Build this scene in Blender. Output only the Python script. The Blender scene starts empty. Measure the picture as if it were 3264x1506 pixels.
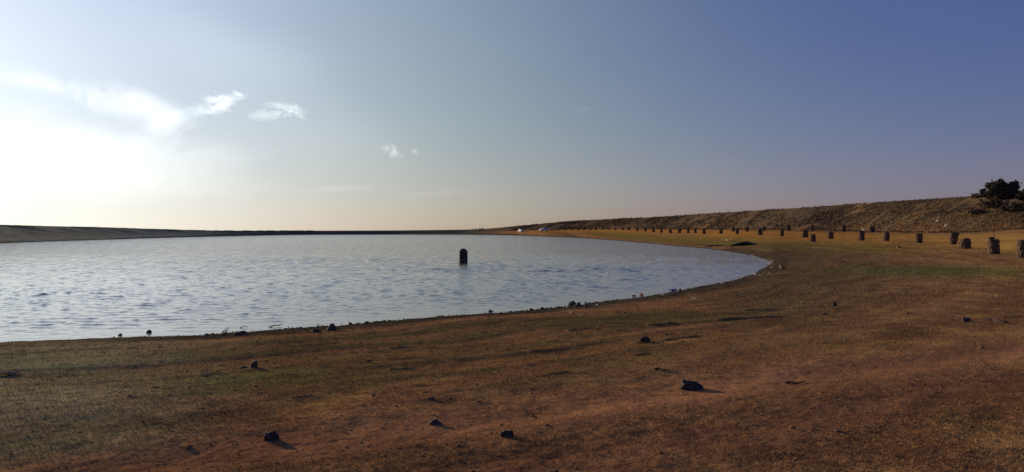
import bpy, bmesh, math, random
import numpy as np
from mathutils import Vector, Matrix

# ---------------------------------------------------------------- set-up
scene = bpy.context.scene
COL = scene.collection
R = math.radians
F, CX, HY, EYE = 2466.0, 1632.0, 736.0, 2.2      # focal length / centre / horizon in photo pixels, eye height over water
SUN_AZ, SUN_EL = -43.0, 9.5

cam = bpy.data.cameras.new("camera")
cam.sensor_width = 36.0
cam.lens = 36.0 * F / 3264.0
cam.shift_y = -17.0 / 3264.0
cam.clip_start, cam.clip_end = 0.1, 12000.0
cam_ob = bpy.data.objects.new("camera", cam)
cam_ob.location = (0, 0, EYE)
cam_ob.rotation_euler = (math.pi / 2, 0, 0)
COL.objects.link(cam_ob)
scene.camera = cam_ob

scene.view_settings.view_transform = 'Standard'
scene.view_settings.look = 'None'
scene.view_settings.exposure = 0.0
scene.view_settings.gamma = 1.0
scene.cycles.max_bounces = 6
scene.cycles.transparent_max_bounces = 4


class NT:
    """tiny helper for building node maths"""
    def __init__(self, tree):
        self.t = tree
    def n(self, kind, **kw):
        nd = self.t.nodes.new(kind)
        for k, v in kw.items():
            setattr(nd, k, v)
        return nd
    def put(self, sock, v):
        if hasattr(v, 'is_output') or isinstance(v, bpy.types.NodeSocket):
            self.t.links.new(v, sock)
        else:
            sock.default_value = v
    def m(self, op, a, b=0.0, c=None, clamp=False):
        nd = self.n('ShaderNodeMath', operation=op, use_clamp=clamp)
        self.put(nd.inputs[0], a)
        self.put(nd.inputs[1], b)
        if c is not None:
            self.put(nd.inputs[2], c)
        return nd.outputs[0]
    def smooth(self, x, lo, hi):
        nd = self.n('ShaderNodeMapRange', interpolation_type='SMOOTHSTEP')
        self.put(nd.inputs['Value'], x)
        nd.inputs['From Min'].default_value = lo
        nd.inputs['From Max'].default_value = hi
        return nd.outputs[0]
    def mix(self, f, a, b):
        nd = self.n('ShaderNodeMix', data_type='RGBA')
        self.put(nd.inputs[0], f)
        self.put(nd.inputs[6], a)
        self.put(nd.inputs[7], b)
        return nd.outputs[2]
    def noise(self, vec, scale, detail=4.0, rough=0.55, dist=0.0):
        nd = self.n('ShaderNodeTexNoise')
        if vec is not None:
            self.t.links.new(vec, nd.inputs['Vector'])
        nd.inputs['Scale'].default_value = scale
        nd.inputs['Detail'].default_value = detail
        nd.inputs['Roughness'].default_value = rough
        nd.inputs['Distortion'].default_value = dist
        return nd.outputs['Fac']


# ---------------------------------------------------------------- sky
def build_world():
    w = bpy.data.worlds.new("World")
    scene.world = w
    w.use_nodes = True
    t = w.node_tree
    h = NT(t)
    bg = t.nodes['Background']
    bg.inputs[1].default_value = 0.1
    sky = h.n('ShaderNodeTexSky', sky_type='NISHITA', sun_disc=False)
    sky.sun_elevation = R(SUN_EL)
    sky.sun_rotation = R(SUN_AZ)
    sep = h.n('ShaderNodeSeparateColor')
    t.links.new(sky.outputs[0], sep.inputs[0])
    geo = h.n('ShaderNodeTexCoord')
    d = h.n('ShaderNodeSeparateXYZ')
    t.links.new(geo.outputs['Generated'], d.inputs[0])
    dx, dy, dz = d.outputs
    haze = h.m('POWER', 2.71828, h.m('MULTIPLY', h.m('MAXIMUM', dz, 0.0), -12.5))
    # forward scattering of the hazy air round the sun
    se, ca = math.sin(R(SUN_EL)), math.cos(R(SUN_EL))
    g = h.m('MULTIPLY_ADD', dx, math.sin(R(SUN_AZ)) * ca, h.m('MULTIPLY_ADD', dy, math.cos(R(SUN_AZ)) * ca, h.m('MULTIPLY', dz, se)))
    g = h.m('MAXIMUM', g, 0.0)
    out = []
    for i, (a, k, b, p, hz) in enumerate(((.44, .05, 3.45, 4, 1.36), (.54, .05, 4.05, 4, .60), (2.16, .4, 6.4, 8, .18))):
        x = sep.outputs[i]
        y = h.m('DIVIDE', h.m('MULTIPLY', x, a), h.m('MULTIPLY_ADD', x, k, 1.0))
        y = h.m('MULTIPLY_ADD', h.m('POWER', g, float(p)), b, y)
        out.append(h.m('MAXIMUM', h.m('MULTIPLY_ADD', haze, hz, y), 0.02))
    # clouds live at infinity: u = tan(azimuth), v = tan(elevation)
    sdy = h.m('MAXIMUM', dy, 0.05)
    u = h.m('DIVIDE', dx, sdy)
    v = h.m('DIVIDE', dz, sdy)
    cmb = h.n('ShaderNodeCombineXYZ')
    t.links.new(u, cmb.inputs[0])
    t.links.new(h.m('MULTIPLY', v, 1.6), cmb.inputs[1])
    P = cmb.outputs[0]
    n1 = h.noise(P, 9.0, 6.0, 0.6, 0.6)
    n2 = h.noise(P, 30.0, 7.0, 0.66, 0.9)
    n3 = h.noise(P, 3.2, 3.0, 0.5, 0.8)
    e1 = h.m('SUBTRACT', n1, 0.5)
    e2 = h.m('SUBTRACT', n2, 0.5)
    e3 = h.m('SUBTRACT', n3, 0.5)
    total = None
    # (photo x, y, half width, half height, turn in degrees, strength, edge noise, softness)
    puffs = [(150, 270, 340, 60, -16, 2.4, 1.9, 1.4),
             (430, 345, 300, 75, -14, 3.0, 1.4, 1.1),
             (120, 500, 520, 170, -8, 2.3, 0.9, 1.3),
             (420, 470, 480, 110, -2, 1.9, 1.1, 1.3),
             (640, 350, 150, 36, 14, 2.8, 2.0, 1.3),
             (728, 322, 88, 36, 12, 3.2, 2.4, 1.2),
             (762, 301, 22, 9, -20, 2.6, 1.6, 0.6),
             (905, 345, 72, 24, -12, 2.8, 2.4, 1.2),
             (850, 368, 90, 20, 6, 2.0, 2.4, 1.3),
             (950, 368, 50, 10, -28, 1.2, 1.8, 0.9),
             (1234, 472, 36, 22, 0, 2.2, 2.2, 1.1),
             (1254, 490, 34, 17, -15, 1.9, 2.4, 1.1),
             (1322, 481, 18, 14, -35, 1.7, 2.2, 1.0),
             (1855, 350, 42, 9, 4, 0.32, 2.0, 1.0),
             (1090, 602, 210, 19, 2, 0.6, 1.6, 1.3),
             (1400, 616, 190, 14, 3, 0.38, 1.6, 1.3),
             (520, 560, 520, 110, -3, 1.3, 0.6, 1.2),
             (760, 165, 560, 170, -20, 0.95, 0.7, 1.3),
             (1060, 430, 460, 170, -12, 0.5, 0.5, 1.3),
             ]
    for (px, py, hw, hh, rot, s, amp, soft) in puffs:
        cu, cv = (px - CX) / F, (HY - py) / F
        a = h.m('SUBTRACT', u, cu)
        b = h.m('SUBTRACT', v, cv)
        ca, sa = math.cos(R(rot)), math.sin(R(rot))
        ra = h.m('MULTIPLY_ADD', a, ca / (hw / F), h.m('MULTIPLY', b, sa / (hw / F)))
        rb = h.m('MULTIPLY_ADD', b, ca / (hh / F), h.m('MULTIPLY', a, -sa / (hh / F)))
        r = h.m('SQRT', h.m('MULTIPLY_ADD', ra, ra, h.m('MULTIPLY', rb, rb)))
        en = e2 if hh < 60 else (e1 if hh < 130 else e3)
        k = h.m('MULTIPLY_ADD', en, amp * 1.6, h.m('SUBTRACT', 1.0, r))
        mk = h.m('MULTIPLY', h.smooth(k, 0.0, soft), s)
        total = mk if total is None else h.m('ADD', total, mk)
    front = h.m('MULTIPLY', h.smooth(dy, 0.25, 0.5), total)
    # streaky thin high veil
    veil = h.m('MULTIPLY', h.smooth(n3, 0.45, 0.75), h.smooth(dz, 0.05, 0.4))
    front = h.m('ADD', front, h.m('MULTIPLY', veil, 0.18))
    cc = h.n('ShaderNodeCombineColor')
    for i, gc in enumerate((0.98, 0.97, 0.92)):
        t.links.new(h.m('MULTIPLY_ADD', front, gc, out[i]), cc.inputs[i])
    t.links.new(cc.outputs[0], bg.inputs[0])


build_world()

sun = bpy.data.lights.new("sun", 'SUN')
sun.energy = 4.6
sun.angle = R(0.8)
sun.color = (1.0, 0.77, 0.53)
sun_ob = bpy.data.objects.new("sun", sun)
sd = Vector((math.sin(R(SUN_AZ)) * math.cos(R(SUN_EL)), math.cos(R(SUN_AZ)) * math.cos(R(SUN_EL)), math.sin(R(SUN_EL))))
sun_ob.rotation_euler = sd.to_track_quat('Z', 'Y').to_euler()
sun_ob.location = sd * 500
COL.objects.link(sun_ob)


# ---------------------------------------------------------------- helpers
rng = np.random.default_rng(7)
rnd = random.Random(7)
PERM = rng.random((256, 256))


def vnoise(x, y, seed=0):
    x = np.asarray(x, float) + seed * 17.31
    y = np.asarray(y, float) + seed * 9.77
    xi, yi = np.floor(x).astype(np.int64), np.floor(y).astype(np.int64)
    fx, fy = x - xi, y - yi
    fx = fx * fx * (3 - 2 * fx)
    fy = fy * fy * (3 - 2 * fy)
    x0, x1, y0, y1 = xi & 255, (xi + 1) & 255, yi & 255, (yi + 1) & 255
    a = PERM[x0, y0] * (1 - fx) + PERM[x1, y0] * fx
    b = PERM[x0, y1] * (1 - fx) + PERM[x1, y1] * fx
    return (a * (1 - fy) + b * fy) * 2 - 1


def fbm(x, y, octv=4, seed=0, gain=0.5):
    s, a, tot = 0, 1.0, 0
    for i in range(octv):
        s = s + a * vnoise(x * 2 ** i, y * 2 ** i, seed + i * 3)
        tot += a
        a *= gain
    return s / tot


def sstep(x, lo, hi):
    t = np.clip((x - lo) / (hi - lo), 0, 1)
    return t * t * (3 - 2 * t)


def lin(r, g, b):
    c = np.array([r, g, b], float) / 255
    return np.where(c <= 0.04045, c / 12.92, ((c + 0.055) / 1.055) ** 2.4)


def new_mesh(name, verts, faces, material=None, smooth=True, parent=None, colors=None):
    """faces: (n,3)/(n,4) int array"""
    verts = np.asarray(verts, np.float32)
    faces = np.asarray(faces, np.int32)
    me = bpy.data.meshes.new(name)
    nv, (nf, k) = len(verts), faces.shape
    me.vertices.add(nv)
    me.vertices.foreach_set('co', verts.ravel())
    me.loops.add(nf * k)
    me.loops.foreach_set('vertex_index', faces.ravel())
    me.polygons.add(nf)
    me.polygons.foreach_set('loop_start', np.arange(nf, dtype=np.int32) * k)
    if colors is not None:
        ca = me.color_attributes.new('albedo', 'FLOAT_COLOR', 'POINT')
        c4 = np.ones((nv, 4), np.float32)
        c4[:, :3] = colors
        ca.data.foreach_set('color', c4.ravel())
    me.update()
    me.validate()
    if smooth:
        me.polygons.foreach_set('use_smooth', np.ones(len(me.polygons), bool))
    ob = bpy.data.objects.new(name, me)
    COL.objects.link(ob)
    if material:
        me.materials.append(material)
    if parent:
        ob.parent = parent
    return ob


def from_bm(name, bm, material=None, parent=None, smooth=False):
    me = bpy.data.meshes.new(name)
    bm.to_mesh(me)
    bm.free()
    if smooth:
        me.polygons.foreach_set('use_smooth', np.ones(len(me.polygons), bool))
    ob = bpy.data.objects.new(name, me)
    COL.objects.link(ob)
    if material:
        me.materials.append(material)
    if parent:
        ob.parent = parent
    return ob


def empty(name, loc):
    o = bpy.data.objects.new(name, None)
    o.empty_display_size = 0.2
    o.location = loc
    COL.objects.link(o)
    return o


def tag(o, label=None, cat=None, group=None, kind=None):
    if label:
        o['label'] = label
    if cat:
        o['category'] = cat
    if group:
        o['group'] = group
    if kind:
        o['kind'] = kind
    return o


def copy_tree(o, parent=None):
    c = o.copy()
    COL.objects.link(c)
    if parent:
        c.parent = parent
    for ch in o.children:
        copy_tree(ch, c)
    return c


def mat(name, color, rough=0.8, noise_amt=0.25, noise_scale=8.0, bump=0.0, metallic=0.0, spec=0.3, coat=0.0):
    m = bpy.data.materials.new(name)
    m.use_nodes = True
    t = m.node_tree
    h = NT(t)
    b = t.nodes['Principled BSDF']
    b.inputs['Roughness'].default_value = rough
    b.inputs['Metallic'].default_value = metallic
    b.inputs['Specular IOR Level'].default_value = spec
    if coat:
        b.inputs['Coat Weight'].default_value = coat
    tc = h.n('ShaderNodeTexCoord')
    nz = h.noise(tc.outputs['Object'], noise_scale, 5.0, 0.6)
    c = tuple(color) + (1.0,)
    lo = tuple(x * (1 - noise_amt) for x in color) + (1.0,)
    hi = tuple(min(1, x * (1 + noise_amt)) for x in color) + (1.0,)
    t.links.new(h.mix(h.smooth(nz, 0.3, 0.7), lo, hi), b.inputs['Base Color'])
    if bump:
        bp = h.n('ShaderNodeBump')
        bp.inputs['Strength'].default_value = bump
        bp.inputs['Distance'].default_value = 0.02
        t.links.new(nz, bp.inputs['Height'])
        t.links.new(bp.outputs[0], b.inputs['Normal'])
    return m


def attr_mat(name, rough=0.95, bump=0.0, spec=0.1, fine=0.0):
    m = bpy.data.materials.new(name)
    m.use_nodes = True
    t = m.node_tree
    h = NT(t)
    b = t.nodes['Principled BSDF']
    b.inputs['Roughness'].default_value = rough
    b.inputs['Specular IOR Level'].default_value = spec
    a = h.n('ShaderNodeVertexColor', layer_name='albedo')
    c = a.outputs[0]
    tc = h.n('ShaderNodeTexCoord')
    if fine:
        nz = h.m('ADD', h.m('MULTIPLY', h.noise(tc.outputs['Object'], 60.0, 4.0, 0.7), .55),
                 h.m('MULTIPLY', h.noise(tc.outputs['Object'], 7.0, 6.0, 0.7), .45))
        mul = h.n('ShaderNodeMix', data_type='RGBA', blend_type='MULTIPLY')
        mul.inputs[0].default_value = 1.0
        t.links.new(c, mul.inputs[6])
        g = h.n('ShaderNodeMapRange')
        t.links.new(nz, g.inputs[0])
        g.inputs['From Min'].default_value = 0.36
        g.inputs['From Max'].default_value = 0.64
        g.inputs['To Min'].default_value = 1 - fine
        g.inputs['To Max'].default_value = 1 + fine
        t.links.new(g.outputs[0], mul.inputs[7])
        c = mul.outputs[2]
        if bump:
            bp = h.n('ShaderNodeBump')
            bp.inputs['Strength'].default_value = bump
            bp.inputs['Distance'].default_value = 0.02
            t.links.new(nz, bp.inputs['Height'])
            t.links.new(bp.outputs[0], b.inputs['Normal'])
    t.links.new(c, b.inputs['Base Color'])
    return m


# ---------------------------------------------------------------- the lie of the land
def r_of(px, D):
    return D * math.sqrt(1 + ((px - CX) / F) ** 2)


def D_of(y):
    return EYE * F / (y - HY)


near_px = [(0, 1092), (380, 1077), (633, 1070), (887, 1051), (1077, 1039), (1267, 1020), (1457, 1005), (1647, 994),
           (1837, 975), (2027, 950), (2122, 935), (2217, 918), (2344, 893), (2407, 873), (2445, 850), (2460, 839)]
far_px = [(0, 777), (342, 765), (683, 754.5), (963, 749), (1267, 748), (1520, 749), (1647, 751), (1774, 756), (1900, 763),
          (2027, 773), (2154, 785.5), (2217, 790), (2280, 797), (2344, 806), (2407, 817), (2445, 830), (2460, 839)]
th_of = lambda px: math.atan((px - CX) / F)

# table per photo column: (field D, z), (bank foot D, z), (bank crest D, z)
bank = [(-1500, (62, .45), (74, 1.5), (104, 4.2)),
        (0, (137, .40), (150, 1.15), (182, 3.60)),
        (342, (192, .35), (203, .95), (234, 3.24)),
        (683, (290, .4), (300, 1.0), (320, 2.25)),
        (963, (421, .7), (428, 1.6), (440, 2.2)),
        (1267, (456, .7), (462, 1.6), (475, 2.35)),
        (1490, (456, .8), (464, 1.9), (480, 2.85)),
        (1536, (425, 1.1), (440, 2.1), (480, 3.2)),
        (1644, (385, 2.0), (410, 2.4), (450, 4.85)),
        (1753, (345, 2.3), (365, 2.7), (400, 6.3)),
        (1862, (328, 2.45), (345, 2.95), (375, 7.3)),
        (1970, (290, 2.38), (310, 3.0), (335, 7.45)),
        (2100, (228, 1.72), (270, 2.9), (296, 7.45)),
        (2244, (185, 1.45), (235, 2.75), (256, 7.85)),
        (2350, (156, 1.5), (210, 2.7), (232, 7.9)),
        (2458, (134, 1.35), (190, 2.55), (212, 8.0)),
        (2565, (122, 1.15), (175, 2.4), (196, 8.08)),
        (2700, (105, 1.0), (162, 2.15), (182, 8.4)),
        (2830, (95, .9), (142, 1.95), (162, 8.2)),
        (2971, (90, .72), (126, 2.0), (147, 8.2)),
        (3107, (76, .62), (116, 2.1), (136, 8.2)),
        (3264, (62, .5), (106, 2.5), (126, 8.2)),
        (4300, (60, .8), (85, 2.5), (105, 8.0))]
# dry ground where there is no water: z at the three "shore" rings
dry = [(2460, 0, 0), (2560, .10, .14), (2700, .17, .28), (3000, .22, .40), (3264, .25, .42), (4300, .5, .6)]

TH = np.linspace(-math.pi, math.pi, 7201)


def smooth_tab(a, n):
    k = np.hanning(2 * n + 1)
    k /= k.sum()
    return np.convolve(np.pad(a, n, mode='wrap'), k, mode='valid')


def tab(pairs, n=25):
    xs = [p[0] for p in pairs]
    ys = [p[1] for p in pairs]
    return smooth_tab(np.interp(TH, xs, ys), n)


END_B = [(R(100), 'b'), (R(180), 'b')]
tip = th_of(2460)
nr = [(-math.pi, 40), (R(-130), 40), (R(-100), 20), (R(-60), 16.5)] + [(th_of(x), r_of(x, D_of(y))) for x, y in near_px] + \
     [(th_of(2600), 52), (th_of(3264), 50), (R(60), 45), (R(180), 40)]
fr = [(-math.pi, 42), (R(-130), 42), (R(-100), 40), (R(-60), 75)] + [(th_of(x), r_of(x, D_of(y))) for x, y in far_px] + \
     [(th_of(2600), 56), (th_of(3264), 54), (R(60), 50), (R(180), 42)]
N_R, F_R = tab(nr, 6), tab(fr, 6)
F_R = np.maximum(F_R, N_R + 0.05)
zs1 = [(-math.pi, .5), (R(-130), .5), (R(-100), 0), (0, 0)] + [(th_of(p), a) for p, a, b in dry] + [(R(180), .5)]
zs3 = [(-math.pi, .55), (R(-130), .55), (R(-100), 0), (0, 0)] + [(th_of(p), b) for p, a, b in dry] + [(R(180), .55)]
Z1, Z3 = tab(zs1, 6), tab(zs3, 6)
BK = []
for i in range(3):
    rr = [(th_of(b[0]), r_of(b[0], b[i + 1][0])) for b in bank]
    zz = [(th_of(b[0]), b[i + 1][1]) for b in bank]
    l0, l1 = (rr[0][1] + rr[-1][1]) / 2, (zz[0][1] + zz[-1][1]) / 2
    rr = [(-math.pi, l0)] + rr + [(math.pi, l0)]
    zz = [(-math.pi, l1)] + zz + [(math.pi, l1)]
    BK.append((tab(rr, 28), tab(zz, 28)))
MID_Z = -np.minimum(0.8, 0.02 * (F_R - N_R)) * np.clip((TH < tip), 0, 1) + np.where(TH < tip, 0, (Z1 + Z3) / 2)
KR = [np.full_like(TH, 0.02), N_R, (N_R + F_R) / 2, F_R] + [b[0] for b in BK] + [BK[2][0] + 5, BK[2][0] + 45, np.full_like(TH, 9000.0)]
KZ = [np.full_like(TH, .58), Z1, MID_Z, Z3] + [b[1] for b in BK] + [BK[2][1] - .05, np.full_like(TH, -1.0), np.full_like(TH, -30.0)]
for i in range(1, len(KR)):
    KR[i] = np.maximum(KR[i], KR[i - 1] + 0.02)
KR, KZ = np.array(KR), np.array(KZ)


def at_theta(theta, A):
    f = (theta + math.pi) / (2 * math.pi) * (len(TH) - 1)
    i = np.clip(np.floor(f).astype(int), 0, len(TH) - 2)
    w = f - i
    return A[..., i] * (1 - w) + A[..., i + 1] * w


def poly_dist(px, py, pts):
    d = np.full(np.shape(px), 1e9)
    for (x0, y0), (x1, y1) in zip(pts[:-1], pts[1:]):
        vx, vy = x1 - x0, y1 - y0
        t = np.clip(((px - x0) * vx + (py - y0) * vy) / (vx * vx + vy * vy), 0, 1)
        d = np.minimum(d, np.hypot(px - x0 - t * vx, py - y0 - t * vy))
    return d


# straight distance to the water's edge, kept on a grid
def shore_field():
    k = [i for i in range(0, len(TH), 6) if R(-85) < TH[i] < tip]
    pts = [(N_R[i] * math.sin(TH[i]), N_R[i] * math.cos(TH[i])) for i in k] + \
          [(F_R[i] * math.sin(TH[i]), F_R[i] * math.cos(TH[i])) for i in k[::-1]]
    gx, gy = np.meshgrid(np.arange(-70, 110.1, .6), np.arange(-20, 150.1, .6))
    d = np.full(gx.shape, 1e9)
    s = np.zeros(gx.shape)
    acc = 0.0
    for (x0, y0), (x1, y1) in zip(pts[:-1], pts[1:]):
        vx, vy = x1 - x0, y1 - y0
        L = math.hypot(vx, vy)
        if L < 1e-9:
            continue
        t = np.clip(((gx - x0) * vx + (gy - y0) * vy) / (L * L), 0, 1)
        dd = np.hypot(gx - x0 - t * vx, gy - y0 - t * vy)
        s = np.where(dd < d, acc + t * L, s)
        d = np.minimum(d, dd)
        acc += L
    return d, s


SH_D, SH_S = shore_field()


def shore_dist(x, y):
    fx = np.clip((x + 70) / .6, 0, SH_D.shape[1] - 1.001)
    fy = np.clip((y + 20) / .6, 0, SH_D.shape[0] - 1.001)
    i, j = fx.astype(int), fy.astype(int)
    a, b = fx - i, fy - j
    return (SH_D[j, i] * (1 - a) + SH_D[j, i + 1] * a) * (1 - b) + (SH_D[j + 1, i] * (1 - a) + SH_D[j + 1, i + 1] * a) * b


def strands(x, y, d):
    warp = fbm(x * .22, y * .22, 3, 5) * 1.1
    lx, ly = x * .13, y * .13
    return vnoise((d + warp) * 1.25, lx + ly, 11), vnoise((d + warp) * 3.0, (lx - ly) * 2.2, 13)


def land(x, y, detail=True):
    """height of the ground at x, y and where on the section it lies"""
    x, y = np.asarray(x, float), np.asarray(y, float)
    th, r = np.arctan2(x, y), np.hypot(x, y)
    kr, kz = at_theta(th, KR), at_theta(th, KZ)
    z = np.array(kz[0], float)
    seg = np.zeros(np.shape(r))
    for k in range(len(KR) - 1):
        t = np.clip((r - kr[k]) / (kr[k + 1] - kr[k]), 0, 1)
        tt = t ** 1.35 if k == 0 else t
        inside = r >= kr[k]
        z = np.where(inside, kz[k] + (kz[k + 1] - kz[k]) * tt, z)
        seg = np.where(inside, k + t, seg)
    q = shore_dist(x, y)                                       # metres from the water
    zq = .60 * (1 - np.exp(-q / 9.0))
    lake = (th < tip) & (seg >= 1.0) & (seg <= 3.0) & (th > R(-100))
    t34 = np.clip(seg - 3, 0, 1)
    zb = np.where(seg < 3, zq, zq * (1 - t34) + kz[4] * t34)
    w = (1 - sstep(r, 85, 105)) * (1 - sstep(np.abs(th), R(85), R(100))) * (seg < 4)
    z = np.where(lake, z, z * (1 - w) + zb * w)
    if not detail:
        return z
    s1, s2 = strands(x, y, q)
    # strand lines left by the falling water: low steps that follow the shore
    amp = sstep(q, 0.2, 2.5) * (1 - .7 * sstep(q, 8, 17)) * (1 - sstep(seg, 3.2, 4.0))
    z = z + amp * (s1 * .016 + np.clip(s2, -.6, .25) * .018) * (1 - .6 * sstep(th, tip - .04, tip + .1))
    z = z - np.where(lake, .30 * sstep(q, 0, 3.0), 0)
    near = np.exp(-r / 28.0)
    z = z + sstep(q, 0.05, 1.0) * near * (fbm(x * 1.3, y * 1.3, 3, 21) * .02 + fbm(x * 5, y * 5, 4, 23, .65) * .026 * np.exp(-r / 18))
    z = z + (1 - near) * fbm(x * .35, y * .35, 3, 29) * np.where((seg > 3) & (seg < 5), .06, .012)
    shore = np.exp(-(q / .8) ** 2) + np.where(r > 90, np.exp(-((r - kr[3]) / 1.5) ** 2), 0)
    z = z + shore * (fbm(x * 1.1, y * 1.1, 4, 41) * .014 + fbm(x * 4, y * 4, 3, 43) * .010)
    # stone pitching on the dam, softer on the left bank
    rough = np.where(th > th_of(1560), 1.0, 0.45)
    pit = sstep(seg, 4.55, 5.1) * (1 - .75 * sstep(seg, 5.7, 6.0)) * (1 - sstep(seg, 6.0, 7.0)) * rough
    z = z + pit * (fbm(x * .22, y * .22, 3, 51, .6) * .14 + fbm(x * .8, y * .8, 3, 53, .7) * .10)
    # low scarps and ruts on the beach
    for pts, hgt, wid in RIDGES:
        xs = [p[0] for p in pts]
        ys = [p[1] for p in pts]
        m = (x > min(xs) - 1.5) & (x < max(xs) + 1.5) & (y > min(ys) - 1.5) & (y < max(ys) + 1.5)
        if m.any():
            d = (poly_dist(x[m], y[m], pts) + .35 * wid * fbm(x[m] * 2.6, y[m] * 2.6, 4, 7, .65)) / (wid * .42)
            brk = .62 * sstep(vnoise(x[m] * 1.3, y[m] * 1.3, 3) + .6 * vnoise(x[m] * 4.5, y[m] * 4.5, 5), -.75, .45)
            z[m] = z[m] + hgt * brk * np.exp(-d ** 2)
    # worn vehicle tracks
    z = z - .022 * np.exp(-(poly_dist(x, y, TRACK_A) / .42) ** 2) - .016 * np.exp(-(poly_dist(x, y, TRACK_B) / .5) ** 2)
    return z


RIDGES = []
TRACK_A = TRACK_B = [(1e5, 1e5), (1e5 + 1, 1e5)]


def hit(px, py):
    """the point of the ground seen at a photo pixel"""
    D = np.exp(np.linspace(math.log(2.5), math.log(700), 9000))
    x = (px - CX) / F * D
    zr = EYE - (py - HY) / F * D
    g = np.maximum(land(x, D, False), 0.0)
    b = np.nonzero(zr <= g)[0]
    i = b[0] if len(b) else len(D) - 1
    return float(x[i]), float(D[i])


TRACK_A = [hit(*p) for p in ((150, 1500), (650, 1445), (1100, 1390), (1500, 1345), (1900, 1290), (2300, 1235), (2700, 1180), (3263, 1110))]
TRACK_B = [hit(*p) for p in ((1500, 1505), (2050, 1440), (2450, 1365), (2850, 1275), (3263, 1200))]
RIDGES = [([hit(*p) for p in pts], h_, w_) for pts, h_, w_ in (
    (((1815, 1054), (1850, 1050), (1900, 1047), (1950, 1043), (2000, 1038)), .075, .16),
    (((2060, 1040), (2130, 1035), (2200, 1030), (2260, 1025), (2330, 1018), (2400, 1014), (2500, 1008)), .075, .16),
    (((2380, 992), (2450, 988), (2555, 982)), .06, .16), (((1950, 996), (2080, 989), (2200, 984)), .05, .15),
    (((1245, 1111), (1290, 1107), (1335, 1103)), .045, .12), (((1245, 1177), (1310, 1173)), .04, .09),
    (((2030, 1090), (2090, 1085), (2150, 1076), (2220, 1070)), .05, .13), (((1350, 1251), (1400, 1251), (1460, 1246)), .05, .10),
    (((1500, 1056), (1560, 1050), (1612, 1042)), .035, .10), (((1050, 1090), (1180, 1080), (1300, 1072)), .03, .12),
    (((1700, 1015), (1850, 1005), (1930, 996)), .035, .14), (((850, 1270), (960, 1262), (1060, 1255)), .035, .10),
    (((1620, 1205), (1720, 1200), (1800, 1190)), .04, .09), (((1000, 1215), (1090, 1210), (1150, 1200)), .03, .09),
    (((2704, 853), (2735, 846), (2765, 838), (2815, 830)), .07, .2), (((2440, 798), (2560, 800), (2690, 796)), .10, .5),
    (((2330, 868), (2450, 872), (2520, 866)), .04, .25), (((2560, 935), (2680, 930), (2760, 925)), .05, .2),
    (((3090, 1000), (3180, 1012), (3250, 1010)), .05, .2), (((1560, 1128), (1700, 1120), (1850, 1108)), .03, .12),
    (((1880, 1148), (1990, 1140), (2060, 1128)), .04, .1))]


def gz(x, y):
    return float(land(np.array([x]), np.array([y]))[0])


def spot(px, py):
    x, y = hit(px, py)
    return Vector((x, y, gz(x, y)))


# ---------------------------------------------------------------- ground
E_LIGHT = np.array([0.315, 0.285, 0.36])         # light falling on level ground, used to turn seen colours into albedo


def alb(r, g, b):
    return np.clip(lin(r, g, b) / E_LIGHT, 0, .6)


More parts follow.
